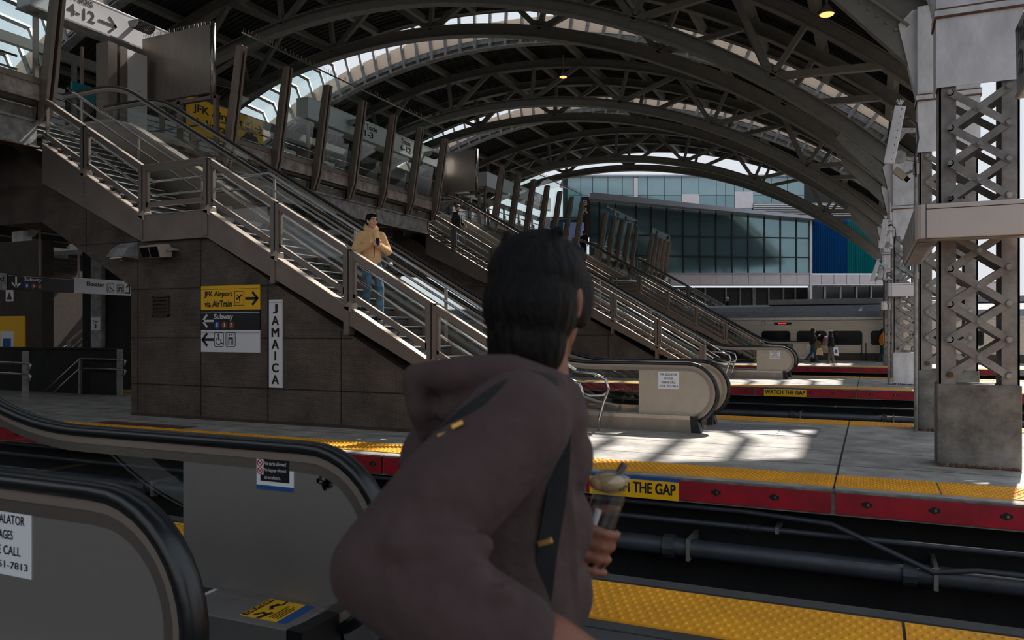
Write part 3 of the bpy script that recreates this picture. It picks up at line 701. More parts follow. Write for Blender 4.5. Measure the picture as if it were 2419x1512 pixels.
# ------------------------------------------------------------ escalators
def escalator(xt, yn, yf, lab, newel, dx_top=0.0, rise=6.08, detail=2, label_text=True, notices=(), H=1.1, deck=.15):
    "bottom newel tip at x = xt, balustrades at y = yn and yf, climbing towards -x"
    t = thing('escalator', (xt-4, (yn+yf)/2, 0), lab, 'escalator', 'platform escalators')
    xk = xt-2.71; L = rise/SL; xtop = xk-L; xend = xtop-1.9
    line = fillet([(xt-.5, H), (xk, H), (xtop, H+rise), (xend, H+rise)], 2.4, 10)
    rr = .5*H/1.1; cz = H-rr
    tip = arc(xt-rr, cz, rr, -62, 90, 16)
    path = tip[:-1]+line
    def off(d):                     # handrail path moved inwards by d
        return arc(xt-rr, cz, rr-d, -75, 90, 16)[:-1]+fillet([(xt-.5, H-d), (xk+d*.27, H-d), (xtop+d*.27, H+rise-d), (xend, H+rise-d)], 2.4-d*.3, 10)
    base = fillet([(xt-.35, .26), (xk+.22, .26), (xtop+.22, rise+.26), (xend, rise+.26)], 2.4, 10)
    xn = xt-1.28                    # newel plate / glass boundary
    for y, sgn in ((yn, -1), (yf, 1)):
        b = MB()
        sec = [(-.042, -.03), (-.05, 0), (-.035, .022), (0, .03), (.035, .022), (.05, 0), (.042, -.03)]
        P = [Vector((p[0], 0, p[1])) for p in path]; rings = []
        for i, p in enumerate(P):
            d = (P[min(i+1, len(P)-1)]-P[max(i-1, 0)]).normalized(); nrm = Vector((d.z, 0, -d.x))
            if i < 2 and nrm.dot(p-Vector((xt-rr, 0, cz))) < 0: nrm = -nrm
            rings.append([(p.x+nrm.x*(v-.03), y+u, p.z+nrm.z*(v-.03)) for u, v in sec])
        k = len(sec); fs_ = [(i*k+j, i*k+(j+1) % k, (i+1)*k+(j+1) % k, (i+1)*k+j) for i in range(len(P)-1) for j in range(k)]
        b.add([q for rg in rings for q in rg], fs_); b.build('handrail', 'rubber', t, smooth=True)
        o1, o2, o3 = off(.055), off(.1), off(.15)
        tr = MB(); tr.band(o1, o2, 'xz', y-.03, y+.03, 0); tr.band(o2, o3, 'xz', y-.022, y+.022, 1); tr.build('handrail_track', ['bronze_light' if detail else 'stainless', 'stainless_brush'], t)
        # newel plate
        o4 = arc(xt-rr, cz, rr-.15, -90, 90, 18)
        poly = [(xn, .24), (xt-rr, .24)]+[p for p in o4 if p[1] > .24]+[(xn, H-.15)]
        n_ = MB(); n_.prism(poly, 'xz', y-.018, y+.018); n_.build('newel_plate', newel, t)
        # glass panels between newel and top
        bot = lambda x: .26 if x > xk+.8 else (rise+.26 if x < xtop-.5 else None)
        xs = [xn]
        while xs[-1] > xend+.2: xs.append(max(xs[-1]-1.62, xend))
        def at(pl, x):
            for (xa, za), (xb, zb) in zip(pl[:-1], pl[1:]):
                if min(xa, xb)-1e-6 <= x <= max(xa, xb)+1e-6 and abs(xa-xb) > 1e-6: return za+(zb-za)*(x-xa)/(xb-xa)
            return pl[-1][1]
        topl = fillet([(xt-.4, H-.15), (xk+.04, H-.15), (xtop+.04, H+rise-.15), (xend, H+rise-.15)], 2.4, 10)
        for a, c in zip(xs[:-1], xs[1:]):
            n = 8; xx = [a-.004+(c+.008-a)*i/n for i in range(n+1)]
            g = MB(); g.add([(x, y, at(base, x)) for x in xx]+[(x, y, at(topl, x)) for x in xx], [(i, i+1, n+2+i, n+1+i) for i in range(n)]); g.build('glass_panel', 'glass', t)
        # skirt deck profile running under the glass
        dk = MB(); lo = [(x, z-.06) for x, z in base]
        dk.band(base, lo, 'xz', min(y-.04, y+sgn*.2), max(y+.04, y+sgn*.2), 0)
        lo2 = [(x, z-.36) for x, z in base]; yi = y-sgn*.06
        dk.band(base, [(x, max(z, -.05)) for x, z in lo2], 'xz', min(yi, yi-sgn*.02), max(yi, yi-sgn*.02), 0)
        dk.build('skirt_deck', 'stainless', t)
        # outer cladding of the truss
        cl = MB(); lo3 = [(x, max(0.0, z-1.15)) for x, z in base]; ya = y+sgn*.17
        cl.band([(x, z-.06) for x, z in base], lo3, 'xz', min(ya, ya+sgn*.03), max(ya, ya+sgn*.03))
        o = cl.build('outer_cladding', 'stainless_brush' if detail == 2 else 'bronze', t)
        kp = MB(); kp.hexa([(xt-.4, y+sgn*.02, 0), (xt-.25, y+sgn*.02, 0), (xt-.25, y+sgn*.21, 0), (xt-.4, y+sgn*.21, 0), (xt-.42, y+sgn*.02, .24), (xt-.33, y+sgn*.02, .24), (xt-.33, y+sgn*.21, .26), (xt-.42, y+sgn*.21, .26)]) if sgn > 0 else \
             kp.hexa([(xt-.4, y-.21, 0), (xt-.25, y-.21, 0), (xt-.25, y-.02, 0), (xt-.4, y-.02, 0), (xt-.42, y-.21, .26), (xt-.33, y-.21, .26), (xt-.33, y-.02, .24), (xt-.42, y-.02, .24)])
        ki = sgn*-1; u0, u1 = sorted((y+ki*.02, y+ki*(.02+deck)))
        for xa, xb in ((xn-.6, xn+.42), (xn+.425, xt-.36)):
            wd = MB(); hi, lo_ = (.262, .247) if ki < 0 else (.21, .25)
            wd.hexa([(xa, u0, 0), (xb, u0, 0), (xb, u1, 0), (xa, u1, 0), (xa, u0, lo_ if ki < 0 else hi+.04), (xb, u0, lo_ if ki < 0 else hi+.04), (xb, u1, hi if ki < 0 else hi), (xa, u1, hi)])
            wd.build('inner_deck', 'newel_grey' if detail == 2 and newel == 'newel_grey' else 'stainless_brush', t, bevel=.004)
        kp.box(xt-.37, xt-.28, u0, u1, 0, .25)
        kp.build('deck_end_cap', 'black', t)
    # steps and landing plate
    MB().box(xk+.9, xt-.55, yn+.1, yf-.1, 0, .02).build('comb_plate', 'plate_metal', t)
    nst = int(rise/.2)
    for i in range(nst):
        z = (i+1)*rise/(nst+1); x = xk+.45-z/SL*(L/(rise/SL))
        s = MB(); d = .2/SL; s.box(x-d, x, yn+.08, yf-.08, z-.02, z); s.box(x-.03, x, yn+.08, yf-.08, z-.2, z-.02)
        s.box(x-.05, x+.002, yn+.08, yf-.08, z-.001, z+.004, 1); s.box(x-d, x, yn+.08, yn+.11, z-.001, z+.004, 1); s.box(x-d, x, yf-.11, yf-.08, z-.001, z+.004, 1)
        s.build('step', ['esc_step', 'yellow_edge'], t)
    def notice(x, z, wd, ht, lines, lb='white service notice'):
        y = yn-.0185
        n = MB(); n.box(x, x+wd, y-.003, y, z, z+ht); o = n.build('notice', 'sign_white', t); o['label'] = lb
        k = len(lines); q = MB()
        for i, s_ in enumerate(lines):
            wl = wd*.86*min(1, len(s_)/14*1.0) if len(s_) < 14 else wd*.9
            letters(q, s_, (x+wd/2-wl/2, y-.0035, z+ht-(i+.84)*ht/k*.94-.02*ht), X_, Z_, wl, ht/k*.56, .015, .001)
        q.build('lettering', 'ink', o)
    for nn in notices: notice(*nn)
    return t
OUT = ['FOR ESCALATOR', 'OUTAGES', 'PLEASE CALL', '(718) 751-7813']
staircase(0, 0, 'nearest staircase, with the man in the yellow jacket walking down it', 'brown panelled wall under the nearest staircase')
staircase(-.38, 15.5, 'second staircase, with the man in the dark coat near its top', 'brown panelled wall under the second staircase')
staircase(-.75, 31.3, 'third staircase, right of the dark-haired head, behind the second one', None, full=False)
staircase(-.6, 43.0, 'farthest staircase, only its rails showing above the train roof', None, full=False)
escalator(-2.12, 12.4, 13.5, 'nearest full escalator, beige newel with an outage notice beside the two sunlit patches', 'newel_beige', notices=[(-3.08, .66, .33, .27, OUT)])
escalator(-2.25, 27.9, 29.0, 'second escalator, its beige newel behind the second red platform edge', 'newel_beige', notices=[(-3.1, .66, .33, .27, OUT)])
escalator(-2.4, 43.65, 44.7, 'third escalator, its newel hidden behind the second one', 'newel_beige', detail=1, notices=[(-3.0, .66, .33, .27, OUT)])
escalator(-2.5, 55.4, 56.5, 'farthest escalator behind the train', 'newel_beige', detail=1)
# ------------------------------------------------------------ escalator in the foreground, on the near platform
esc = escalator(-1.97, 1.9, 3.02, 'dark escalator in the left foreground with two black rubber handrails', 'newel_grey', H=1.04, deck=.27, notices=[(-3.15, .655, .36, .245, OUT, 'white outage notice')])
yS = 3.02-.0185
n = MB(); n.box(-2.755, -2.525, yS-.003, yS, .79, .955); st = n.build('sticker', 'sign_white', esc); st['label'] = 'black and white no-carts sticker'
MB().box(-2.73, -2.55, yS-.004, yS-.001, .83, .94).build('black_field', 'sign_black', st)
MB().box(-2.755, -2.525, yS-.0042, yS-.001, .79, .81).build('blue_strip', 'ink_blue', st)
q = MB(); letters(q, 'No carts allowed', (-2.705, yS-.0045, .91), X_, Z_, .135, .018, .0, .001); letters(q, 'No luggage allowed', (-2.705, yS-.0045, .875), X_, Z_, .135, .02, .0, .001); letters(q, 'on escalators.', (-2.703, yS-.0045, .842), X_, Z_, .1, .018, .0, .001)
q.build('lettering', 'ink_white', st)
for z in (.9, .862):
    q = MB(); O = (-2.753, yS-.005, z); q.box(-2.753, -2.71, yS-.0052, yS-.003, z, z+.036, 0); c = [(.0215+.015*math.cos(a*.4189), .018+.015*math.sin(a*.4189)) for a in range(15)]
    q.stroke(O, X_, Z_, c, .004, .002, 1, closed=True); q.stroke(O, X_, Z_, [(.01, .028), (.032, .008)], .004, .002, 1); q.stroke(O, X_, Z_, [(.014, .014), (.028, .022), (.016, .022)], .003, .0015, 2); q.build('prohibition_mark', ['sign_white', 'ink_red', 'ink'], st)
q = MB(); random.seed(9)
for i in range(60):
    a = random.random()*6.28; d = random.random()**.7*.05; q.disc((-2.33, yS-.001, .855), X_, Z_, (math.cos(a)*d*1.1, math.sin(a)*d*.8), random.uniform(.003, .0115), .0015, 0, 7)
q.build('scuff_mark', 'black', esc)['label'] = 'black scuff mark'
# stickers on the flat inner deck
zd = lambda y: .247+.015*(y-2.73)/.27+.0015
def deck_sticker(xa, xb, m_, name, y0=2.78, y1=2.985):
    q = MB(); q.hexa([(xa, y0, zd(y0)-.001), (xb, y0, zd(y0)-.001), (xb, y1, zd(y1)-.001), (xa, y1, zd(y1)-.001), (xa, y0, zd(y0)), (xb, y0, zd(y0)), (xb, y1, zd(y1)), (xa, y1, zd(y1))])
    return q.build(name, m_, esc)
o = deck_sticker(-2.66, -2.44, 'sign_yellow', 'caution_sticker'); o['label'] = 'yellow caution sticker'
Vd = Vector((-1, 0, 0)); Ud = Vector((0, 1, .055)).normalized()
q = MB(); q.hexa([(-2.655, 2.79, zd(2.79)), (-2.62, 2.79, zd(2.79)), (-2.62, 2.975, zd(2.975)), (-2.655, 2.975, zd(2.975)), (-2.655, 2.79, zd(2.79)+.001), (-2.62, 2.79, zd(2.79)+.001), (-2.62, 2.975, zd(2.975)+.001), (-2.655, 2.975, zd(2.975)+.001)]); q.build('black_field', 'ink', o)
letters(MB(), 'CAUTION', (-2.626, 2.8, zd(2.8)+.0012), Ud, Vd, .165, .024, .03, .0005).build('lettering', 'sign_yellow', o)
q = MB(); O_ = Vector((-2.6, 2.79, zd(2.79)+.0005))
for p_, w__ in (([(.1, -.035), (.12, -.02), (.15, -.03)], .02), ([(.12, -.02), (.16, -.055), (.19, -.05)], .012), ([(.02, -.01), (.05, -.03), (.04, -.06)], .016), ([(.0, -.05), (.06, -.07)], .02)): q.stroke(O_, Ud, Vd, p_, w__, .001)
for r_ in range(4): q.stroke(O_, Ud, Vd, [(.02, -.095-.016*r_), (.15-.02*(r_ % 2), -.095-.016*r_)], .006, .001)
q.build('pictogram', 'ink', o)
o = deck_sticker(-2.44, -2.385, 'ink_blue', 'blue_sticker')
o = deck_sticker(-3.2, -3.02, 'sign_black', 'no_cart_sticker'); letters(MB(), 'No carts allowed\nNo luggage allowed', (-3.19, 2.84, zd(2.84)+.001), X_, Ud, .15, .08, .0, .0005).build('lettering', 'ink_white', o); deck_sticker(-3.02, -2.995, 'sign_white', 'white_strip')
# ------------------------------------------------------------ lattice columns
def column(x0, yf, lab, full=True, flare=True, paint='grey_column', foot='concrete'):
    w_, d = .8, .45
    t = thing('lattice_column', (x0+w_/2, yf+d/2, 0), lab, 'column', 'lattice columns under the vault')
    b = MB(); b.box(x0-.02, x0+w_+.02, yf-.02, yf+d+.02, 0, .96); b.build('concrete_base', foot, t, bevel=.012)
    if full:
        r_ = MB(); random.seed(3)
        for i in range(46): 
            xx = x0+random.random()*w_; r_.ell((xx, yf-.02, .008+random.random()*.03*(1.2-(xx-x0)/w_)), (.022, .02, random.uniform(.01, .022)), 6, 4)
        o = r_.build('rust_crust', 'rust', t); o['label'] = 'crumbling rusty edge'
    for xa, nm in ((x0, 1), (x0+w_, -1)):
        l = MB(); a, c = sorted((xa, xa+nm*.022)); l.box(a, c, yf, yf+d, .96, 6.5)
        a, c = sorted((xa, xa+nm*.175)); l.box(a, c, yf, yf+.018, .96, 6.5); l.box(a, c, yf+d-.018, yf+d, .96, 6.5)
        l.build('leg_channel', paint, t)
    zs = [1.07+.4075*i for i in range(9)]; xl, xr = x0+.11, x0+w_-.11
    for yy, s in ((yf-.012, -1), (yf+d+.012, 1)):
        for k, (za, zb) in enumerate(zip(zs[:-1], zs[1:])):
            for j, (p, q_) in enumerate((((xl, za), (xr, zb)), ((xr, za), (xl, zb)))):
                yb = yy+s*(.006+.014*j); m = MB(); m.beam((p[0], yb, p[1]), (q_[0], yb, q_[1]), .012, .082, up=(-(q_[1]-p[1]), 0, q_[0]-p[0]))
                for e in (p, q_): m.tube([(e[0], yb-.006, e[1]), (e[0], yb+.006, e[1])], .041, 14)
                o = m.build('lattice_bar', paint, t)
                if s < 0 and full:
                    bo = MB(); bo.tube([(p[0], yb-.03, p[1]), (p[0], yb, p[1])], .028, 6); bo.tube([(p[0], yb-.01, p[1]), (p[0], yb, p[1])], .036, 12)
                    if j == 1: bo.tube([((xl+xr)/2, yb-.03, (za+zb)/2), ((xl+xr)/2, yb, (za+zb)/2)], .028, 6); bo.tube([((xl+xr)/2, yb-.01, (za+zb)/2), ((xl+xr)/2, yb, (za+zb)/2)], .036, 12)
                    bo.build('bolt', 'rust' if (k+j) % 5 == 0 else 'grey_paint', o)
        if full and s < 0:
            bo = MB()
            for e in ((xl, zs[-1]), (xr, zs[-1])): bo.tube([(e[0], yy-.05, e[1]), (e[0], yy, e[1])], .03, 6)
            bo.build('bolt', 'grey_paint', t)
    c = MB(); c.box(x0-.03, x0+w_+.03, yf-.035, yf-.02, 4.4, 5.2); c.box(x0-.03, x0-.02, yf-.03, yf+d, 4.4, 5.2); c.build('cover_panel', 'column_white', t)
    c = MB(); c.box(x0-.05, x0+w_+.05, yf-.06, yf+d+.03, 5.2, 5.222); c.box(x0-.05, x0+w_+.05, yf-.05, yf+d, 5.222, 5.295, 1); c.box(x0-.05, x0+w_+.05, yf-.056, yf+d, 5.295, 5.31); c.build('band', ['rust', 'column_white'], t)
    c = MB(); c.box(x0-.03, x0+w_+.03, yf-.035, yf+d, 5.31, 6.7); c.build('head_panel', 'column_white', t)
    if flare:
        c = MB(); c.prism([(x0+.06, 4.5), (x0+.06, 6.7), (x0-.1, 6.7), (x0-.3, 6.5), (x0-.04, 5.3)], 'xz', yf+.08, yf+d-.08); c.build('bracket', 'column_white', t)
        c = MB(); c.prism([(x0-.02, 5.7), (x0-.02, 6.3), (x0-1.4, 7.75), (x0-1.6, 7.5)], 'xz', yf+.12, yf+.34); c.build('spring_plate', 'steel_dark', t)
        if full:
            c = MB()
            for i in range(9): c.tube([(x0-.2-.13*i, yf+.09, 6.3+.135*i), (x0-.2-.13*i, yf+.13, 6.3+.135*i)], .03, 6)
            c.build('rivet_row', 'steel_dark', t)
    return t
column(.73, 10.38, 'biggest lattice column at the right edge, with rusted concrete foot')
column(.71, 13.96, 'narrow lattice column showing just left behind the biggest one')
column(.64, 25.9, 'third lattice column, pale, standing on the second platform', paint='grey_paint', foot='column_white')
column(.64, 29.5, 'lattice column hidden right behind the pale third one', full=False)
column(.6, 40.8, 'small lattice column before the train windows on the far platform', full=False)
column(.6, 44.2, 'smallest lattice column, beside the train end', full=False)
def light_band(yf, lab, n=4.9):
    t = thing('sign_band', (1.6, yf+1, 2.6), lab, 'sign band', 'blank sign bands round the columns')
    a = MB(); a.box(.56, 3.4, yf, yf+.26, 2.61, 2.99); a.tube([(.56, yf+.1, 2.61), (.56, yf+.1, 2.99)], .1, 16); a.build('front_panel', 'band_pale' if n > 4 else 'sign_white', t, bevel=.01)
    a = MB(); a.box(.46, .72, yf+.1, yf+3.7, 2.61, 2.99); a.build('side_panel', 'grey_paint', t, bevel=.01)
    a = MB(); a.box(.57, 3.4, yf-.003, yf, 2.93, 2.938); a.box(.565, .572, yf-.003, yf, 2.61, 2.99); a.build('panel_seam', 'ink', t)
    a = MB(); a.box(.5, 3.4, yf+.05, yf+.2, 2.59, 2.61); a.box(.5, .66, yf+.3, yf+3.6, 2.59, 2.61); a.build('bottom_rail', 'bronze', t)
light_band(9.88, 'wide pale sign band across the biggest lattice column'); light_band(25.35, 'white sign band round the pale third column', 1); light_band(40.2, 'small white sign band above the train end', 1)
t = thing('track_sign', (1.3, 7.6, 3.71), 'grey track sign cut off by the upper right picture corner', 'sign')
a = MB(); a.prism([(1.23, 3.71), (1.5, 3.71), (1.5, 4.5), (1.215, 4.35)], 'xz', 6.3, 8.5); a.tube([(1.24, 8.49, 3.73), (1.24, 6.3, 3.73)], .03, 10); a.build('sign_box', 'grey_paint', t)
letters(MB(), 'Track', (1.212, 8.42, 4.12), (0, -1, 0), (-.02, 0, 1), .6, .2, .02).build('lettering', 'ink', t); letters(MB(), '2', (1.215, 8.3, 3.86), (0, -1, 0), (-.02, 0, 1), .18, .22, .02).build('lettering', 'ink', t)
MB().box(1.34, 1.42, 7.0, 7.08, 4.4, 8.0).build('hanger', 'steel_dark', t)
# mirrored west side of the hall: columns and platform canopies
for i, (yf, lab) in enumerate(((10.38, 'far lattice column under the left end of the vault'), (25.9, 'second far lattice column under the left end of the vault'), (40.8, 'third far lattice column under the left end of the vault'))): column(-39.9, yf, lab, full=False, flare=False)
cn = MB()
for y0, y1 in ((-8, 4.0), (8.5, 18.9), (23.4, 33.9), (38.4, 48.8), (53.2, 63)):
    cn.box(-66, -38.5, y0, y1, 7.2, 7.5)
    for k in range(9): cn.box(-66+k*3.2, -65.8+k*3.2, y0, y1, 6.9, 7.2)
struct(cn.build('canopy', 'deck_dark'))
wl = MB(); wl.box(-68, -66, -10, 66, -1.35, 12)
struct(wl.build('wall_left', 'booth_brown'))
# panel lights / cameras fixed to the columns
def panel_light(p, q, s, lab, cable=True, ax=.62):
    t = thing('panel_light', p, lab, 'light', 'white panel lights on the columns')
    P = Vector(p); Q = Vector(q); MB().beam(P, Q, .16*s, .12*s, up=(0, 1, 0)).build('housing', 'column_white', t, bevel=.01)
    b = MB(); dd = (Q-P)
    for i in range(8):
        c = P+dd*(.06+.125*i); b.tube([c+Vector((.03, -.066, 0))*s, c+Vector((.03, -.058, 0))*s], .008*s, 6)
    b.build('screw_row', 'ink', t)
    sp = MB()
    for i in range(7): a = -1+i/3; sp.beam(Q, Q+Vector((a*.06, 0, .1+.02*(i % 2)))*s, .008*s, .008*s)
    sp.build('bird_spikes', 'sign_white', t)
    m = P*.42+Q*.58; k = MB(); k.beam(m, (ax+.06, m.y+.27, m.z+.03), .06*s, .07*s); k.beam(P*.75+Q*.25, (m.x+.15*s, m.y, m.z), .03*s, .05*s); k.tube([(P.x+.15*s, P.y+.02, P.z+.1*s), (P.x+.15*s, P.y+.08, P.z+.1*s)], .1*s, 18); k.beam((P.x+.15*s, P.y+.05, P.z+.1*s), (ax+.06, P.y+.27, P.z+.06*s), .04*s, .05*s); k.build('bracket', 'grey_paint', t)
    if cable: MB().tube([m+Vector((.08, 0, .16))*s, m+Vector((.22, 0, .17))*s, m+Vector((.3, .0, .08))*s, m+Vector((.32, 0, -.15))*s, m+Vector((.27, 0, -.45))*s, (ax+.03, m.y, m.z-.75*s)], .014*s, 8).build('cable', 'rubber', t, smooth=True)
panel_light((.27, 13.72, 4.22), (.43, 13.72, 5.1), 1.0, 'biggest white panel light on an arm left of the column heads')
panel_light((.3, 25.7, 4.05), (.42, 25.7, 4.9), 1.0, 'white panel light above the third column, in front of the blue louvres', ax=.66)
panel_light((.05, 29.25, 3.3), (.25, 29.25, 3.95), .8, 'slanting white panel light lowest beside the blue louvres', ax=.66)
t = thing('security_camera', (.5, 14.2, 4.0), 'beige security camera pointing down beside the column heads', 'camera')
MB().beam((.36, 14.15, 4.2), (.52, 14.15, 4.05), .12, .11).build('camera_body', 'beige_panel', t, bevel=.01); MB().tube([(.52, 14.15, 4.05), (.57, 14.15, 4.0)], .042, 12).build('lens', 'black_gloss', t); MB().beam((.5, 14.15, 4.1), (.72, 14.15, 4.2), .04, .04).build('mount', 'grey_paint', t)
t = thing('speaker_horn', (.4, 29.65, 3.3), 'pale ribbed loudspeaker on the pale third column', 'loudspeaker')
MB().beam((.34, 29.65, 3.35), (.42, 29.65, 3.9), .26, .2, up=(0, 1, 0)).build('body', 'column_white', t, bevel=.03); MB().beam((.4, 29.65, 3.6), (.66, 29.65, 3.6), .05, .05).build('mount', 'grey_paint', t)
for (x, y, z0, z1, lab) in ((.655, 13.86, 0, 4.22, 'grey conduit running up beside the narrow column'), (.5, 25.8, 0, 2.57, 'grey conduit running up beside the pale third column')):
    t = thing('conduit', (x, y, 0), lab, 'pipe'); MB().tube([(x, y, z0), (x, y, z1)], .032, 10).build('pipe_run', 'grey_paint', t, smooth=True)
    MB().tube([(x, y, 2.4), (x, y, 2.5)], .042, 10).build('coupling', 'grey_paint', t); MB().tube([(x, y, z1-.18), (x, y, z1)], .044, 10).build('coupling', 'grey_paint', t)
# ------------------------------------------------------------ fixtures and signs on the nearest bulkhead
YW = 10.455
t = thing('wall_light', (-12.75, 10.4, 2.94), 'wedge-shaped wall light left of the twin-window flood light', 'lamp')
b = MB(); b.prism([(10.45, 2.94), (10.45, 3.22), (10.4, 3.22), (10.24, 3.13), (10.12, 2.98), (10.12, 2.95)], 'yz', -12.9, -12.48); b.build('hood', 'grey_paint', t, bevel=.006)
MB().box(-12.85, -12.53, 10.15, 10.42, 2.93, 2.945).build('lens', 'stainless', t); MB().box(-12.92, -12.46, 10.43, 10.46, 2.92, 3.24).build('back_plate', 'grey_paint', t)
t = thing('flood_light', (-11.9, 10.2, 2.9), 'box flood light with two dark windows under the stair landing', 'lamp')
b = MB(); b.prism([(10.36, 2.92), (10.38, 3.08), (10.3, 3.16), (10.06, 3.1), (10.12, 2.9)], 'yz', -11.98, -11.5); b.build('housing', 'beige_panel', t, bevel=.008)
b = MB(); 
for xa, xb in ((-11.95, -11.76), (-11.72, -11.53)): b.hexa([(xa, 10.045, 3.08), (xb, 10.045, 3.08), (xb, 10.1, 2.905), (xa, 10.1, 2.905), (xa, 10.07, 3.09), (xb, 10.07, 3.09), (xb, 10.13, 2.91), (xa, 10.13, 2.91)])
b.build('window', 'black_gloss', t); MB().tube([(-11.5, 10.24, 3.06), (-11.42, 10.24, 3.06)], .045, 12).build('knuckle', 'grey_paint', t); MB().beam((-11.46, 10.25, 3.06), (-11.46, 10.46, 3.06), .05, .05).build('arm', 'grey_paint', t)
t = thing('vent_grille', (-11.87, 10.45, 1.86), 'small louvred vent in the brown panelled wall', 'vent')
b = MB(); 
for a in ((-12.08, -12.05, 1.85, 2.23), (-11.7, -11.67, 1.85, 2.23), (-12.08, -11.67, 1.85, 1.875), (-12.08, -11.67, 2.205, 2.23)): b.box(a[0], a[1], 10.43, 10.46, a[2], a[3])
b.build('frame', 'booth_brown', t); MB().box(-12.05, -11.7, 10.452, 10.458, 1.87, 2.21).build('backing', 'black', t)
for i in range(5): b = MB(); z = 1.9+i*.066; b.hexa([(-12.05, 10.425, z-.02), (-11.7, 10.425, z-.02), (-11.7, 10.452, z+.03), (-12.05, 10.452, z+.03), (-12.05, 10.425, z-.012), (-11.7, 10.425, z-.012), (-11.7, 10.452, z+.04), (-12.05, 10.452, z+.04)]); b.build('slat', 'booth_brown', t)
XA, XB = -10.87, -9.52
def board(z0, z1, m_, lab, nm):
    t = thing(nm, ((XA+XB)/2, YW, z0), lab, 'sign'); MB().box(XA, XB, YW-.02, YW, z0, z1).build('board', m_, t); return t
YF = YW-.0205
t = board(1.955, 2.38, 'sign_yellow', 'yellow airport sign with arrow on the brown panelled wall', 'airport_sign')
q = MB(); letters(q, 'JFK Airport', (XA+.08, YF, 2.165), X_, Z_, .66, .12, .025); letters(q, 'via AirTrain', (XA+.09, YF, 2.005), X_, Z_, .64, .115, .025); q.build('lettering', 'ink', t)
q = MB(); plane_icon(q, (XA+.79, YF, 2.03), X_, Z_, .21); q.build('pictogram', 'ink', t); q = MB(); arrow(q, (XA+1.05, YF, 2.145), X_, Z_, .25, .1, .045); q.build('arrow', 'ink', t); MB().box(XA, XB, YF-.001, YF, 2.315, 2.32).build('seam', 'ink', t)
t = board(1.605, 1.94, 'sign_black', 'black subway sign with three route bullets on the brown wall', 'subway_sign')
MB().box(XA, XB, YF-.001, YF, 1.9, 1.908).build('seam', 'ink_white', t); letters(MB(), 'Subway', (XA+.315, YF, 1.765), X_, Z_, .44, .12, .025).build('lettering', 'ink_white', t)
q = MB(); arrow(q, (XA+.29, YF, 1.76), X_, Z_, .25, .1, .04, (-1, 0)); q.build('arrow', 'ink_white', t)
def bullets(t, O, U, V, s, gap):
    O = Vector(O); U = Vector(U); V = Vector(V); N = U.cross(V).normalized()
    for i, (ch, m_) in enumerate((('E', 'route_blue'), ('J', 'route_brown'), ('Z', 'route_brown'))):
        o = MB().disc(O, U, V, (i*gap, 0), s, .003, 0, 28).build('route_bullet', m_, t); letters(MB(), ch, O+U*(i*gap-s*.36)-V*s*.52+N*.003, U, V, s*.72, s*1.05, .04, .002).build('lettering', 'ink_white', o)
bullets(t, (XA+.385, YF, 1.685), X_, Z_, .065, .165)
t = board(1.21, 1.6, 'sign_white', 'white accessible route sign with arrow and lift pictogram on the brown wall', 'access_sign')
def wheel_icon(q, O, s, U=X_):
    c = [(.1*s, 0), (.9*s, 0), (s, .1*s), (s, 1.05*s), (.9*s, 1.15*s), (.1*s, 1.15*s), (0, 1.05*s), (0, .1*s)]; q.stroke(O, U, Z_, c, .045*s, .003, closed=True)
    q.disc(O, U, Z_, (.42*s, .98*s), .07*s, .003, 0, 12); q.stroke(O, U, Z_, [(.42*s, .9*s), (.45*s, .55*s), (.68*s, .55*s), (.78*s, .25*s), (.88*s, .28*s)], .07*s, .003); q.stroke(O, U, Z_, [(.44*s, .72*s), (.62*s, .7*s)], .05*s, .003)
    q.stroke(O, U, Z_, [(.45*s+.28*s*math.cos(R(a)), .42*s+.28*s*math.sin(R(a))) for a in range(110, 375, 22)], .05*s, .003)
def lift_icon(q, O, s, U=X_):
    c = [(.1*s, 0), (.9*s, 0), (s, .1*s), (s, 1.05*s), (.9*s, 1.15*s), (.1*s, 1.15*s), (0, 1.05*s), (0, .1*s)]; q.stroke(O, U, Z_, c, .045*s, .003, closed=True)
    for a in (.14, .86): q.stroke(O, U, Z_, [(a*s, .12*s), (a*s, 1.0*s)], .04*s, .003)
    for a, d in ((.36, 1), (.64, -1)): z = .98*s; q.stroke(O, U, Z_, [(a*s, z-.1*s), (a*s, z+.03*s)], .04*s, .003); q.stroke(O, U, Z_, [(a*s-.07*s, z-.03*s*d), (a*s, z+.05*s*d-.02*s), (a*s+.07*s, z-.03*s*d)], .03*s, .003)
    for a, b in ((.26, .36), (.6, .74)): q.poly(O, U, Z_, [(a*s, .14*s), (b*s, .14*s), (b*s, .76*s), (a*s, .76*s)], .003)
    q.poly(O, U, Z_, [(.36*s, .6*s), (.6*s, .6*s), (.6*s, .76*s), (.36*s, .76*s)], .003)
q = MB(); wheel_icon(q, (XA+.32, YF, 1.31), .215); lift_icon(q, (XA+.59, YF, 1.31), .215); q.build('pictogram', 'ink', t); q = MB(); arrow(q, (XA+.29, YF, 1.43), X_, Z_, .25, .1, .045, (-1, 0)); q.build('arrow', 'ink', t); MB().box(XA, XB, YF-.001, YF, 1.545, 1.55).build('seam', 'ink', t)
t = thing('station_sign', (-9.175, YW, .62), 'tall white sign with the station name in stacked black letters', 'sign')
MB().box(-9.315, -9.035, YW-.02, YW, .62, 2.115).build('board', 'sign_white', t); MB().box(-9.315, -9.035, YF-.001, YF, 2.06, 2.064).build('seam', 'ink', t)
q = MB(); ws = dict(J=.105, A=.155, M=.165, I=.035, C=.145)
for i, ch in enumerate('JAMAICA'): letters(q, ch, (-9.175-ws[ch]/2, YF, 1.88-i*.2), X_, Z_, ws[ch], .155, .03)
q.build('lettering', 'ink', t)
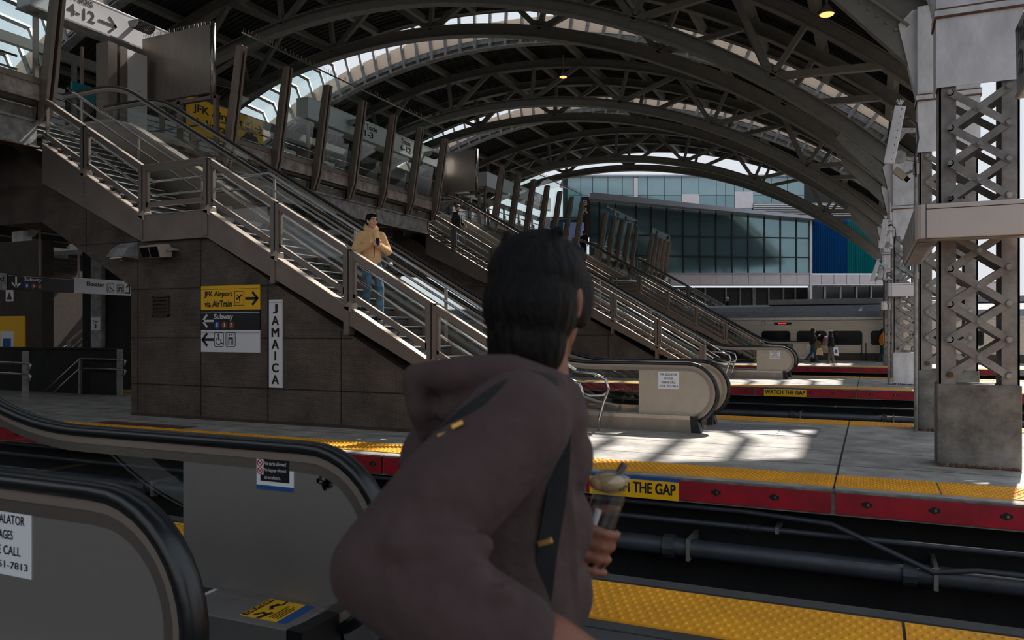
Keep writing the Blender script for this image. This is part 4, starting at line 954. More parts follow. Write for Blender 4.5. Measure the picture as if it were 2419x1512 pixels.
t = thing('platform_legend', (-11.3, 9.4, 0), 'faded orange painted warning on the dark platform by the yellow strip', 'floor marking')
MB().box(-12.2, -10.1, 9.25, 9.62, 0, .002).build('paint', 'rust', t); q = MB(); random.seed(8)
for i in range(18): q.box(-12.0+i*.1, -11.97+i*.1, 9.33, 9.45+.07*random.random(), .002, .003); q.box(-12.0+i*.1, -11.94+i*.1, 9.4+.08*(i % 2), 9.42+.08*(i % 2), .002, .003)
q.build('worn_print', 'booth_brown', t)
# ------------------------------------------------------------ dim area under the bridge, left
t = thing('pier', (-19.43, 15.1, 0), 'grey pier with a track plate in the dim area under the bridge', 'column')
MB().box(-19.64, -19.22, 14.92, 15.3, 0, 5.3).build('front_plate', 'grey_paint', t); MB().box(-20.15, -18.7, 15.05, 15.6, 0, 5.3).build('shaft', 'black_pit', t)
t = thing('track_plate', (-19.43, 14.9, 1.62), 'small white track 3 plate on the grey pier', 'sign')
MB().box(-19.6, -19.25, 14.9, 14.92, 1.62, 1.97).build('board', 'sign_white', t); letters(MB(), 'Track', (-19.53, 14.899, 1.82), X_, Z_, .21, .08, .02).build('lettering', 'ink', t); letters(MB(), '3', (-19.47, 14.899, 1.66), X_, Z_, .09, .13, .03).build('lettering', 'ink', t)
t = thing('elevator_sign', (-16, 12.6, 2.43), 'white elevator sign hanging in the dim area left of the brown wall', 'sign')
MB().box(-16.12, -16, 11.75, 13.6, 2.43, 2.77).build('sign_box', 'sign_white', t); letters(MB(), 'Elevator', (-15.998, 12.05, 2.6), Yv, Z_, .45, .1, .02).build('lettering', 'ink', t)
q = MB(); wheel_icon(q, (-15.997, 12.57, 2.48), .18, Yv); lift_icon(q, (-15.997, 12.83, 2.48), .18, Yv); q.build('pictogram', 'ink', t); q = MB(); q.stroke((-15.997, 13.05, 2.49), Yv, Z_, [(0, 0), (.12, 0), (.12, .2)], .035, .003); q.stroke((-15.997, 13.05, 2.49), Yv, Z_, [(.04, .13), (.12, .22), (.2, .13)], .035, .003); q.build('arrow', 'ink', t)
for y in (11.9, 13.4): MB().box(-16.07, -16.05, y-.02, y+.02, 2.77, 5.4).build('hanger', 'bronze', t)
t = thing('subway_sign', (-16, 11, 2.42), 'black subway sign hanging left of the white elevator sign', 'sign')
MB().box(-16.12, -16, 10.29, 11.74, 2.43, 2.75).build('sign_box', 'sign_black', t); MB().box(-16.0, -15.998, 10.29, 11.74, 2.72, 2.725).build('seam', 'ink_white', t); letters(MB(), 'Subway', (-15.998, 10.62, 2.61), Yv, Z_, .38, .1, .02).build('lettering', 'ink_white', t); bullets(t, (-15.998, 10.68, 2.53), Yv, Z_, .055, .14); q = MB(); arrow(q, (-15.997, 10.45, 2.69), Yv, Z_, .2, .08, .035, (0, -1)); q.build('arrow', 'ink_white', t)
MB().box(-16.07, -16.05, 10.98, 11.02, 2.75, 5.4).build('hanger', 'bronze', t)
t = thing('boulevard_sign', (-16, 9.6, 2.42), 'grey street exit sign cut off at the left picture edge', 'sign'); MB().box(-16.12, -16, 9.0, 10.27, 2.42, 2.76).build('sign_box', 'grey_paint', t); letters(MB(), 'Blvd', (-15.998, 9.9, 2.6), Yv, Z_, .3, .1, .02).build('lettering', 'ink', t); MB().box(-16.07, -16.05, 9.58, 9.62, 2.76, 5.4).build('hanger', 'bronze', t)
for (y, lab) in ((13.4, 'stainless railing of the stair down, near the corner of the brown wall'), (11.05, 'stainless railing of the stair down, near the left picture edge')):
    t = thing('stair_railing', (-16.6, y, 0), lab, 'railing', 'railings round the stairs going down'); MB().box(-16.72, -16.56, y, y+.05, 0, 1.15).build('post', 'grey_column', t)
    for z in (.9, .66):
        MB().tube([(-18.0, y-.03, z), (-16.45, y-.03, z), (-16.38, y-.03, z-.03), (-16.4, y-.03, z-.12), (-16.5, y-.03, z-.14)], .022, 8).build('rail', 'stainless', t, smooth=True); MB().tube([(-18.0, y-.03, z), (-19.6, y-.03, z-1.05)], .022, 8).build('rail', 'stainless', t, smooth=True)
    MB().box(-18.05, -17.99, y-.03, y+.02, 0, .9).build('post', 'grey_column', t)
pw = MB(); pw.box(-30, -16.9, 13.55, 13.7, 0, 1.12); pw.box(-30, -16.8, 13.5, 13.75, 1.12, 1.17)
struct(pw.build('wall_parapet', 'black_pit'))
t = thing('waiting_booth', (-26, 18.4, -.3), 'brown booth wall in the dim area at the left edge', 'booth'); MB().box(-30, -24.7, 17.0, 17.4, -1.35, 4.6).build('wall_panel', 'booth_brown', t)
t = thing('poster', (-26.2, 17, .3), 'dim yellow poster with a phone on the brown booth', 'poster'); MB().box(-27.2, -25.5, 16.95, 17.0, .2, 2.1).build('sheet', 'sign_yellow', t); MB().box(-26.75, -26.05, 16.94, 16.95, .2, 1.6).build('phone_print', 'sign_white', t); MB().box(-26.6, -26.2, 16.93, 16.94, .9, 1.35).build('blue_print', 'ink_blue', t)
t = thing('warning_plate', (-26.3, 17, 2.6), 'small white warning plate with a triangle on the brown booth', 'sign'); MB().box(-26.5, -26.1, 16.96, 17.0, 2.6, 2.98).build('board', 'sign_white', t); MB().poly((-26.5, 16.957, 2.6), X_, Z_, [(.06, .06), (.34, .06), (.2, .32)], .003).build('triangle', 'rust', t)
staircase(0, 15.5, 'small mirrored staircase glimpsed in the dim gap at the far left', 'pale wall under the mirrored staircase', full=False, mirror=-40.25)
for (x, y, lab) in ((-17.2, 12.6, 'round lamp under the bridge next to the brown wall'), (-18.6, 10.9, 'dim lamp under the bridge at the left picture edge')):
    t = thing('soffit_lamp', (x, y, 4.1), lab, 'lamp', 'lamps under the bridge'); MB().box(x-.3, x+.3, y-.2, y+.2, 4.28, 4.4).build('housing', 'beige_panel', t); MB().tube([(x, y, 4.28), (x, y, 4.1)], .18, 14, radii=[.2, .13]).build('lens', 'beige_panel', t); MB().box(x-.02, x+.02, y-.02, y+.02, 4.4, 4.55).build('stem', 'bronze', t)
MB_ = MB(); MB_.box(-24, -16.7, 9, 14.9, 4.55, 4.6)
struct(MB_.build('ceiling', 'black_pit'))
# ------------------------------------------------------------ commuter train at the far platform
t = thing('train_car', (-6, 46.9, -1.3), 'silver commuter train standing behind the far platform', 'train')
x0, x1, yt = -26, 16, 45.3
sec = [(yt+.1, -1.0), (yt+.02, -.2), (yt, .45), (yt, 2.25), (yt+.06, 2.36), (yt+.2, 2.7), (yt+.55, 2.98), (yt+1.5, 3.12), (yt+2.4, 2.98), (yt+2.8, 2.6), (yt+2.95, 2.2), (yt+2.95, -.2), (yt+2.85, -1.0)]
b = MB(); b.prism([sec[0], sec[1], sec[2], sec[3], sec[4], (yt+2.9, 2.36), sec[10], sec[11], sec[12]], 'yz', x0, x1); b.build('body_shell', 'train_steel', t)
b = MB(); b.prism(sec[4:10]+[(yt+2.9, 2.36)], 'yz', x0, x1); b.build('roof', 'train_roof', t)
b = MB(); b.box(x0, x1, yt-.02, yt+.02, 2.24, 2.36); b.box(x0, x1, yt-.012, yt, 2.2, 2.22, 1); b.box(x0, x1, yt-.02, yt, .42, .46, 1); b.build('gutter_strip', ['stainless', 'train_dark'], t)
b = MB(); b.box(x0, x1, yt-.006, yt+.05, .05, .42); b.build('lower_panel', 'train_dark', t)
def rrect(x, z, w_, h, r): 
    return arc(x+w_/2-r, z+h/2-r, r, 0, 90, 5)+arc(x-w_/2+r, z+h/2-r, r, 90, 180, 5)+arc(x-w_/2+r, z-h/2+r, r, 180, 270, 5)+arc(x+w_/2-r, z-h/2+r, r, 270, 360, 5)
for i, c in enumerate([-4.72, -2.88, -1.13, .78, 2.6, 4.4, -10.2, -12.0, -13.8, -15.6]):
    b = MB(); b.prism(rrect(c, 1.26, 1.52, .76, .16), 'xz', yt-.012, yt); b.prism(rrect(c, 1.26, 1.42, .66, .13), 'xz', yt-.016, yt-.01, 1); b.build('window', ['black', 'window_dark'], t)
for c in (-7.4, -8.6): MB().box(c-.55, c+.55, yt-.015, yt, .05, 2.1).build('door', 'train_dark', t)
for xx in (-.42, -.22): MB().box(xx, xx+.04, yt-.06, yt-.02, .05, 1.0).build('grab_rail', 'black', t)
b = MB(); b.prism(rrect(-4.36, 2.04, .92, .13, .06), 'xz', yt-.03, yt); o = b.build('display', 'black', t); q = MB()
for i, (a_, h_) in enumerate(((0, .05), (.04, .05), (.09, .05), (.13, .05), (.18, .02), (.2, .02), (.24, .05), (.29, .04), (.33, .05), (.37, .05))): q.box(-4.58+a_, -4.555+a_, yt-.033, yt-.03, 2.015, 2.015+h_); q.box(-4.58+a_, -4.548+a_, yt-.033, yt-.03, 2.015+h_*.45, 2.025+h_*.45)
q.build('lettering', 'led_red', o)
b = MB(); b.tube([(-5.4, yt-.03, 2.06), (-5.4, yt, 2.06)], .12, 20); b.tube([(-5.4, yt-.035, 2.06), (-5.4, yt, 2.06)], .08, 16, 1); b.build('speaker', ['train_roof', 'stainless'], t)
for i in range(14): MB().box(-9.6+i*.95, -9.1+i*.95, yt+.1, yt+.14, 2.5, 2.58).build('roof_vent', 'train_roof', t)
b = MB(); b.box(-5.2, x1, yt+1.0, yt+2.0, 3.1, 3.4); b.build('roof_pod', 'train_roof', t)
for xx in (-20, -6, 8): MB().box(xx-1.2, xx+1.2, yt+.5, yt+2.5, -1.18, -.9).build('bogie', 'black', t)
# ------------------------------------------------------------ glass terminal building beyond the vault
BD = thing('glass_building', (-29.9, 65.5, 0), 'glass terminal building with pale panel band beyond the vault', 'building', rz=R(YAW))
k_ = 72/1853
def L(u): return (u-1209.5)*k_
def Hh(v): return 1.56+(785-v)*k_
def bb(x0, x1, y0, y1, z0, z1): return MB().box(x0, x1, y0, y1, z0, z1)
cw = MB(); xs = [L(u) for u in (1393, 1416, 1454, 1502.6, 1538, 1575, 1614, 1653, 1691, 1729, 1767, 1805.6, 1843, 1881, 1913)]
def rf(x): return Hh(485)+(Hh(522)-Hh(485))*(x-L(1500))/(L(1913)-L(1500))
def r1(x): return Hh(556)+(Hh(563)-Hh(556))*(x-L(1500))/(L(1913)-L(1500))
def r2(x): return Hh(604)+(Hh(608.5)-Hh(604))*(x-L(1500))/(L(1913)-L(1500))
z0 = Hh(645)
for a, b in zip(xs[:-1], xs[1:]):
    for lo, hi in ((lambda x: z0, r2), (r2, r1), (r1, rf)):
        cw.add([(a, 0, lo(a)), (b, 0, lo(b)), (b, .1, lo(b)), (a, .1, lo(a)), (a, 0, hi(a)), (b, 0, hi(b)), (b, .1, hi(b)), (a, .1, hi(a))], [(0, 3, 2, 1), (4, 5, 6, 7), (0, 1, 5, 4), (1, 2, 6, 5), (2, 3, 7, 6), (3, 0, 4, 7)])
cw.build('curtain_wall', 'bld_glass', BD, local=True)
ml = MB()
for x in xs: ml.box(x-.05, x+.05, -.12, 0, z0, rf(x))
for fn in (r1, r2): ml.beam((xs[0], -.06, fn(xs[0])), (xs[-1], -.06, fn(xs[-1])), .12, .1)
ml.build('mullion_grid', 'mullion', BD, local=True)
ro = MB(); ro.prism([(L(1390), rf(L(1390))+.05), (L(1390), Hh(462)), (L(1400), Hh(460)), (L(1913), Hh(516)), (L(1925), Hh(520)), (L(1925), rf(L(1925)))], 'xz', -1.2, 6); ro.build('roof', 'panel_silver', BD, local=True)
ro = MB(); ro.box(L(1372), L(1392), -.4, 1, Hh(560), Hh(466)); ro.build('end_wall', 'booth_brown', BD, local=True); letters(MB(), 'B\nR', (L(1376), -.42, Hh(505)), X_, Z_, .45, 1.2, .02).build('lettering', 'ink_white', BD, local=True)
for a, b in zip(xs[:-1], xs[1:]): bb(a+.03, b-.03, -.15, .2, Hh(672), Hh(648)).build('band_panel', 'panel_pale', BD, local=True)
pr = MB(); pr.box(xs[0], L(1917), -.22, .2, Hh(648), Hh(645)); pr.box(xs[0], L(1917), -.22, .2, Hh(675), Hh(672)); pr.build('band_trim', 'panel_silver', BD, local=True)
us = [1917, 1941, 1971, 2001, 2032, 2070, 2105, 2140]
for a, b in zip(us[:-1], us[1:]): bb(L(a)+.03, L(b)-.03, .1, .4, Hh(672), Hh(648)).build('band_panel', 'panel_pale', BD, local=True)
bb(L(1911), L(1916.5), -.25, .3, Hh(720), Hh(520)).build('corner_post', 'panel_pale', BD, local=True)
lv = MB(); x = L(1917); i = 0
while x < L(2003): lv.hexa([(x, .3, z0), (x+.12, .15, z0), (x+.14, .2, z0), (x+.02, .35, z0), (x, .3, Hh(518)), (x+.12, .15, Hh(518)), (x+.14, .2, Hh(518)), (x+.02, .35, Hh(518))]); x += .17
lv.build('blue_louvre', 'louvre_blue', BD, local=True)
lv = MB()
while x < L(2150): lv.hexa([(x, .3, z0), (x+.12, .15, z0), (x+.14, .2, z0), (x+.02, .35, z0), (x, .3, Hh(518)), (x+.12, .15, Hh(518)), (x+.14, .2, Hh(518)), (x+.02, .35, Hh(518))]); x += .17
lv.build('teal_louvre', 'louvre_teal', BD, local=True)
bb(L(1917), L(2150), .4, .6, z0, Hh(518)).build('louvre_backing', 'mullion', BD, local=True)
# ground storey under the band
bb(xs[0], L(2150), 3, 3.2, 0, Hh(675)).build('ground_wall', 'black', BD, local=True)
for i, u in enumerate([1640, 1684, 1735, 1770, 1802, 1806, 1840, 1876, 1905]): bb(L(u)-.07, L(u)+.07, 2.8, 2.95, 0, Hh(676)).build('ground_post', 'grey_paint', BD, local=True)
us = [1917, 1950, 1987, 2025, 2060, 2100]
for a, b in zip(us[:-1], us[1:]):
    o = MB(); o.box(L(a), L(a)+.16, .3, .6, 0, Hh(675)); o.box(L(a), L(b), .3, .6, Hh(676), Hh(673)); o.box(L(a), L(b), .3, .6, Hh(724), Hh(719)); f_ = o.build('window_frame', 'grey_paint', BD, local=True); bb(L(a)+.16, L(b), .45, .5, Hh(719), Hh(676)).build('pane', 'window_dark', f_, local=True)
bb(L(1960), L(1970), .7, 1.0, 0, Hh(676)).build('inner_column', 'panel_pale', BD, local=True)
# set-back upper storey
k2 = 78/1853
def L2(u): return (u-1209.5)*k2
def H2(v): return 1.56+(785-v)*k2
up = [1340, 1372, 1400, 1436, 1470, 1497, 1506, 1529, 1569, 1610, 1651, 1692, 1714, 1735, 1756, 1778, 1822, 1860, 1900]
white = {9: (482, 459), 13: (492, 453), 14: (492, 453)}
for i, (a, b) in enumerate(zip(up[:-1], up[1:])):
    tp = 422 if a < 1700 else 440
    bb(L2(a)+.03, L2(b)-.03, 6, 6.2, H2(530), H2(461)-.03).build('upper_pane', 'bld_glass_pale' if a < 1497 else 'bld_glass', BD, local=True)
    bb(L2(a)+.03, L2(b)-.03, 6, 6.2, H2(461)+.03, H2(418)).build('upper_pane', 'bld_glass_pale', BD, local=True)
    if i in white: bb(L2(a), L2(b), 5.9, 6.0, H2(white[i][0]), H2(white[i][1])).build('white_panel', 'panel_pale', BD, local=True)
bb(L2(1497), L2(1506), 5.85, 6.1, H2(530), H2(421)).build('white_pier', 'panel_pale', BD, local=True)
bb(L2(1330), L2(2150), 6.22, 6.4, H2(540), H2(418)).build('upper_backing', 'mullion', BD, local=True)
bb(L2(1330), L2(2150), 5.7, 12, H2(418), H2(414)).build('upper_roof', 'panel_silver', BD, local=True)
for i in range(8): bb(L2(1778), L2(2150), 5.5, 5.75, H2(516-4.2*i), H2(514-4.2*i)).build('white_slat', 'white_slat', BD, local=True)
bb(L2(1778), L2(2150), 5.78, 5.85, H2(540), H2(480)).build('slat_backing', 'grey_paint', BD, local=True)
for (xx, yy, w_, d_, h_, lab) in ((48, 60, 16, 60, 8, 'plain grey building far right behind the lattice columns'),):
    t = thing('office_block', (xx, yy, 0), lab, 'building'); MB().box(xx-w_/2+6, xx+w_/2+6, yy-d_/2, yy+d_/2, -1.35, h_).build('wall', 'fascia', t); MB().box(xx-w_/2+5.8, xx+w_/2+6.2, yy-d_/2-.2, yy+d_/2+.2, h_, h_+.4).build('roof', 'deck_dark', t)
    for i in range(9):
        yv = yy-d_/2+2+i*(d_-4)/8; MB().box(xx-w_/2+5.95, xx-w_/2+6.05, yv-.8, yv+.8, 1.4, 3.2).build('window', 'window_dark', t)
# ------------------------------------------------------------ people
mat('skin_light', (206, 158, 134), .5); mat('skin_brown', (128, 78, 56), .5); mat('hair_dark', (11, 9, 9), .62, 0, .4, 40, .5, 90, stretch=(1, 1, .25), spec=.18); mat('hair_brown', (74, 48, 34), .5, 0, .4, 60)
mat('hoodie_mauve', (70, 53, 52), .9, 0, .14, 14, .35, 26); mat('fleece_yellow', (228, 186, 134), .95, 0, .12, 30, .5, 220); mat('denim', (96, 130, 152), .85, 0, .3, 9, .2, 90, dirt=(52, 76, 98))
mat('cloth_black', (20, 21, 24), .85, 0, .2, 12); mat('cloth_navy', (26, 30, 42), .85); mat('shirt_teal', (70, 130, 118), .85); mat('cloth_grey', (108, 96, 92), .9); mat('cloth_orange', (214, 128, 34), .85); mat('cloth_green', (18, 62, 56), .85)
mat('shoe', (24, 26, 34), .6); mat('sole', (220, 218, 214), .6); mat('jean_blue', (36, 74, 104), .85); mat('bag_olive', (96, 84, 56), .9); mat('backpack_print', (52, 56, 80), .8, 0, .6, 26, dirt=(150, 104, 104)); mat('brass', (196, 152, 84), .3, .9); mat('bread', (206, 170, 124), .8, 0, .2, 30); mat('eye_white', (226, 222, 216), .3); mat('lip', (168, 98, 88), .5); mat('trouser_dark', (46, 44, 46), .9)
glassmat('clear_plastic', (.82, .85, .86), 1.9, .9, .08)
def limb(mb, pts, rad, seg=12, n=5):
    P = [Vector(p) for p in pts]; out = []; rr = []
    for i in range(len(P)-1):
        for j in range(n):
            k = j/n; out.append(P[i].lerp(P[i+1], k)); rr.append(rad[i]*(1-k)+rad[i+1]*k)
    out.append(P[-1]); rr.append(rad[-1])
    mb.tube(out, 0, seg, radii=rr)
    for p, r in zip(P, rad): mb.ell(p, r*.985, seg, 8)
    return mb
def soft(mb, name, m, parent, vox, smooth=4, fac=.5):
    o = mb.build(name, m, parent, local=True, smooth=True)
    r = o.modifiers.new('join', 'REMESH'); r.mode = 'VOXEL'; r.voxel_size = vox; r.use_smooth_shade = True
    s = o.modifiers.new('smooth', 'SMOOTH'); s.iterations = smooth; s.factor = fac
    return o
def hand(mb, W, fwd, up, side, s=1.0, curl=.5, th=True):
    "palm at wrist W pointing fwd; up = back of the hand; side = thumb side"
    W = Vector(W); f = Vector(fwd).normalized(); u = Vector(up).normalized(); d = Vector(side).normalized()
    pc = W+f*.045*s
    limb(mb, [W, pc], [.026*s, .034*s], 10, 3)
    for k in (-.026, -.009, .009, .026): limb(mb, [W+f*.02*s+d*k*.6*s, W+f*.085*s+d*k*s], [.016*s, .0135*s], 8, 2)
    for i, (k, ln) in enumerate(((.029, .072), (.0105, .082), (-.009, .076), (-.027, .06))):
        a = W+f*.088*s+d*k*s; pts = [a]; ang = 0
        for j, fr in enumerate((.46, .31, .23)):
            ang += curl*(.75+.2*j); pts.append(pts[-1]+(f*math.cos(ang)-u*math.sin(ang))*ln*fr*s)
        limb(mb, pts, [.0105*s, .0098*s, .009*s, .0076*s], 8, 2)
    if th:
        a = W+f*.028*s+d*.03*s; b = a+(f*.55+d*.75-u*.25).normalized()*.04*s; c = b+(f*.85+d*.2-u*.45*curl*2).normalized()*.032*s; e = c+(f*.9-u*.5*curl*2-d*.1).normalized()*.026*s
        limb(mb, [a, b, c, e], [.015*s, .0128*s, .0112*s, .009*s], 8, 2)
def head(mb, c, yaw, s=1.0, pitch=0):
    "skull, jaw, nose, ears, brow; c = centre of the head, face towards local yaw"
    Rm = Matrix.Rotation(yaw, 3, 'Z') @ Matrix.Rotation(pitch, 3, 'Y'); c = Vector(c); q = lambda x, y, z: c+Rm @ Vector((x, y, z))*s
    def E(p, r): mb.ell(q(*p), tuple(v*s for v in r), 16, 12, rot=Rm)
    E((-.012, 0, .03), (.094, .076, .09)); E((.022, 0, -.03), (.07, .062, .085)); E((.045, 0, -.085), (.042, .04, .035)); E((.06, 0, .045), (.035, .055, .03)); E((.084, 0, .012), (.012, .03, .02))
    limb(mb, [q(.085, 0, .012), q(.108, 0, -.028)], [.009*s, .0145*s], 8, 3); E((.098, .012, -.032), (.012, .009, .008)); E((.098, -.012, -.032), (.012, .009, .008))
    E((.075, 0, -.062), (.022, .028, .012)); E((.05, .038, -.02), (.03, .024, .03)); E((.05, -.038, -.02), (.03, .024, .03))
    for sg in (-1, 1): E((-.005, sg*.077, -.008), (.02, .009, .032)); E((-.012, sg*.084, .004), (.014, .006, .022))
    return q, Rm
def face_bits(par, q, Rm, s, m_skin, mouth=True):
    for sg in (-1, 1):
        MB().ell(q(.079, sg*.031, .012), tuple(v*s for v in (.012, .014, .009)), 10, 8, rot=Rm).build('eye', 'eye_white', par, local=True, smooth=True)
        MB().ell(q(.0895, sg*.031, .012), tuple(v*s for v in (.004, .006, .007)), 8, 6, rot=Rm).build('iris', 'black', par, local=True, smooth=True)
        limb(MB(), [q(.092, sg*.012, .032), q(.09, sg*.032, .038), q(.076, sg*.05, .032)], [.004*s, .005*s, .003*s], 6, 2).build('eyebrow', 'hair_dark', par, local=True, smooth=True)
    MB().ell(q(.094, 0, -.062), tuple(v*s for v in (.006, .024, .007)), 10, 6, rot=Rm).build('lips', 'lip', par, local=True, smooth=True)
def person(loc, rz, lab, top, legs, hairm, skin='skin_light', pose=None, h=1.75, vox=.016, hood=False, detail=True, group=None, style='short', bulk=1.0, shirt=None, head_yaw=0.0, head_pitch=0.0):
    t = thing('person', loc, lab, 'person', group, rz); s = h/1.75
    J = dict(pel=(0, 0, .93), chest=(.01, 0, 1.25), neck=(0, 0, 1.47), head=(.03, 0, 1.625), sR=(0, -.168, 1.385), sL=(0, .168, 1.385), eR=(-.03, -.24, 1.13), eL=(-.03, .24, 1.13), wR=(.08, -.22, .9), wL=(.08, .22, .9),
             hR=(0, -.09, .9), hL=(0, .09, .9), kR=(.06, -.1, .5), kL=(-.02, .1, .5), aR=(.12, -.1, .09), aL=(-.16, .1, .11), fR=None, fL=None)
    J.update({k: v for k, v in (pose or {}).items() if k in J}); J = {k: (Vector(v)*s if v is not None else None) for k, v in J.items()}
    b = MB(); q, Rm = head(b, J['head'], head_yaw, s, head_pitch)
    limb(b, [J['neck']-Vector((0, 0, .06))*s, J['head']-Vector((.02, 0, .06))*s], [.058*s, .052*s])
    b.ell(J['chest'], (.1*s, .15*s, .2*s)); b.ell(J['pel'], (.09*s, .13*s, .12*s)); limb(b, [J['pel'], J['chest']], [.1*s, .11*s])
    for S in 'RL':
        limb(b, [J['s'+S], J['e'+S], J['w'+S]], [.05*s, .038*s, .026*s]); limb(b, [J['h'+S], J['k'+S], J['a'+S]], [.075*s, .05*s, .036*s])
        sd = 1 if S == 'R' else -1; fw = J['w'+S]-J['e'+S]
        hd = (pose or {}).get('hand'+S) if pose else None
        fwd = fw.normalized() if fw.length > 0 else Vector((0, 0, -1)); out = Vector((0, -sd, 0)); th = fwd.cross(out)*(1 if S == 'R' else -1)
        if th.x < 0: th = -th
        hand(b, J['w'+S], fwd, out, th, s, (pose or {}).get('curl', .5))
    body = soft(b, 'body', skin, t, vox*.55, 3)
    if detail: face_bits(body, q, Rm, s, skin)
    g = bulk
    c = MB(); c.ell(J['chest']+Vector((0, 0, .02))*s, (.13*s*g, .185*s, .22*s)); c.ell(J['pel']+Vector((0, 0, .08))*s, (.125*s*g, .165*s*g, .14*s)); limb(c, [J['pel']+Vector((0, 0, .06))*s, J['chest']], [.14*s*g, .15*s*g]); limb(c, [J['sR'], J['neck']-Vector((0, 0, .04))*s, J['sL']], [.066*s, .085*s, .066*s])
    for S in 'RL':
        wv = J['e'+S].lerp(J['w'+S], .93); limb(c, [J['s'+S], J['e'+S], wv], [.078*s*g, .066*s*g, .048*s*g])
    if hood == 'down':
        nk = J['neck']; pts = [nk+Vector((.075*math.cos(a)-.01, .09*math.sin(a), .045+.05*-math.cos(a)))*s for a in [i*.5236-math.pi for i in range(13)]]
        limb(c, [p for p in pts], [.045*s]*13, 10, 2); c.ell(nk+Vector((-.105, 0, .06))*s, (.06*s, .1*s, .1*s))
    top_o = soft(c, 'jacket', top, t, vox, 4)
    if hood == 'up':
        c = MB(); c.ell(J['head']+Vector((-.025, 0, .02))*s, (.115*s, .105*s, .135*s)); limb(c, [J['head']-Vector((.05, 0, .08))*s, J['neck']-Vector((.02, 0, .02))*s], [.09*s, .1*s]); soft(c, 'hood', top, t, vox, 3)
    if shirt:
        c = MB(); limb(c, [J['pel']+Vector((.075, 0, .08))*s, J['chest']+Vector((.1, 0, .1))*s], [.06*s, .05*s]); soft(c, 'shirt', shirt, t, vox, 3)
    c = MB(); c.ell(J['pel']+Vector((0, 0, -.02))*s, (.115*s, .155*s, .12*s))
    for S in 'RL': limb(c, [J['h'+S], J['k'+S], J['a'+S]-Vector((0, 0, .03))*s], [.092*s, .072*s, .062*s])
    soft(c, 'trousers', legs, t, vox, 4)
    for S in 'RL':
        a = J['a'+S]; c = MB(); fd = J['f'+S] if J['f'+S] is not None else Vector((1, 0, 0)); fd = fd.normalized(); e = a+fd*.15*s-Vector((0, 0, .045))*s
        limb(c, [a-fd*.05*s-Vector((0, 0, .04))*s, e], [.042*s, .036*s]); o = soft(c, 'shoe', 'shoe', t, vox*.7, 2)
        c = MB(); c.beam(a-fd*.09*s-Vector((0, 0, .078))*s, a+fd*.185*s-Vector((0, 0, .08))*s, .075*s, .02*s); c.build('sole', 'sole', o, local=True)
    hq = lambda x, y, z: q(x, y, z)
    c = MB()
    def E(p, r): c.ell(hq(*p), tuple(v*s for v in r), 14, 10, rot=Rm)
    if style == 'short': E((-.025, 0, .06), (.106, .094, .09)); E((.045, 0, .108), (.056, .068, .034)); E((-.068, 0, .0), (.055, .082, .08)); E((.02, .072, .05), (.045, .016, .045)); E((.02, -.072, .05), (.045, .016, .045))
    if style == 'long': E((-.025, 0, .045), (.1, .09, .09)); limb(c, [hq(-.05, .05, 0), hq(-.05, .055, -.14)], [.05*s, .04*s]); limb(c, [hq(-.05, -.05, 0), hq(-.05, -.055, -.14)], [.05*s, .04*s])
    if style == 'cap': E((-.015, 0, .06), (.1, .088, .07)); c.ell(hq(.1, 0, .055), tuple(v*s for v in (.05, .06, .01)), 12, 6, rot=Rm)
    if style != 'bald': soft(c, 'hair' if style != 'cap' else 'cap', hairm, t, vox*.8, 3)
    return t, J, q, Rm, s
def on_feet(zl, zr): return None
# man in the yellow fleece on the nearest staircase
t, J, q, Rm, s = person((-7.62, 11.0, 1.80), R(-38), 'person in a yellow hooded fleece and jeans walking down the nearest staircase', 'fleece_yellow', 'denim', 'hair_dark', hood='down', vox=.012, bulk=1.12, h=1.74, head_yaw=R(14),
    pose=dict(eR=(.02, -.29, 1.12), eL=(.03, .28, 1.13), wR=(.24, -.07, 1.23), wL=(.27, .06, 1.2), kR=(.13, -.1, .52), aR=(.02, -.12, .2), kL=(.16, .1, .5), aL=(.17, .1, .03), curl=.75, fR=(1, 0, -.1)))
z_ = MB(); z_.tube([(.155*s, .0, 1.0*s), (.175*s, 0, 1.2*s), (.14*s, 0, 1.42*s)], .006, 6); z_.build('zip', 'black', t, local=True)
cup = MB(); c0 = Vector((-7.62, 11.0, 1.80))+Matrix.Rotation(R(-38), 3, 'Z') @ Vector((.345, .0, 1.24)); cup.tube([c0-Vector((0, 0, .05)), c0+Vector((0, 0, .06))], .03, 14, radii=[.027, .032]); tag(cup.build('paper_cup', 'cloth_black'), 'small dark cup held by the man in the yellow fleece', 'cup')
# man in the dark coat on the second staircase
t, J, q, Rm, s = person((-14.55, 26.75, 4.68), R(-8), 'person in a black coat over a teal top near the head of the second staircase', 'cloth_black', 'jean_blue', 'hair_brown', vox=.02, shirt='shirt_teal', detail=True, head_yaw=R(-28), head_pitch=R(14), h=1.8,
    pose=dict(eL=(.0, .24, 1.14), wL=(.2, .2, 1.0), aL=(-.1, .1, .12), aR=(.1, -.1, .02)))
limb(MB(), [q(.05, -.05, -.07), q(.085, 0, -.095), q(.05, .05, -.07)], [.02*s, .026*s, .02*s], 8, 3).build('beard', 'hair_brown', t, local=True, smooth=True)
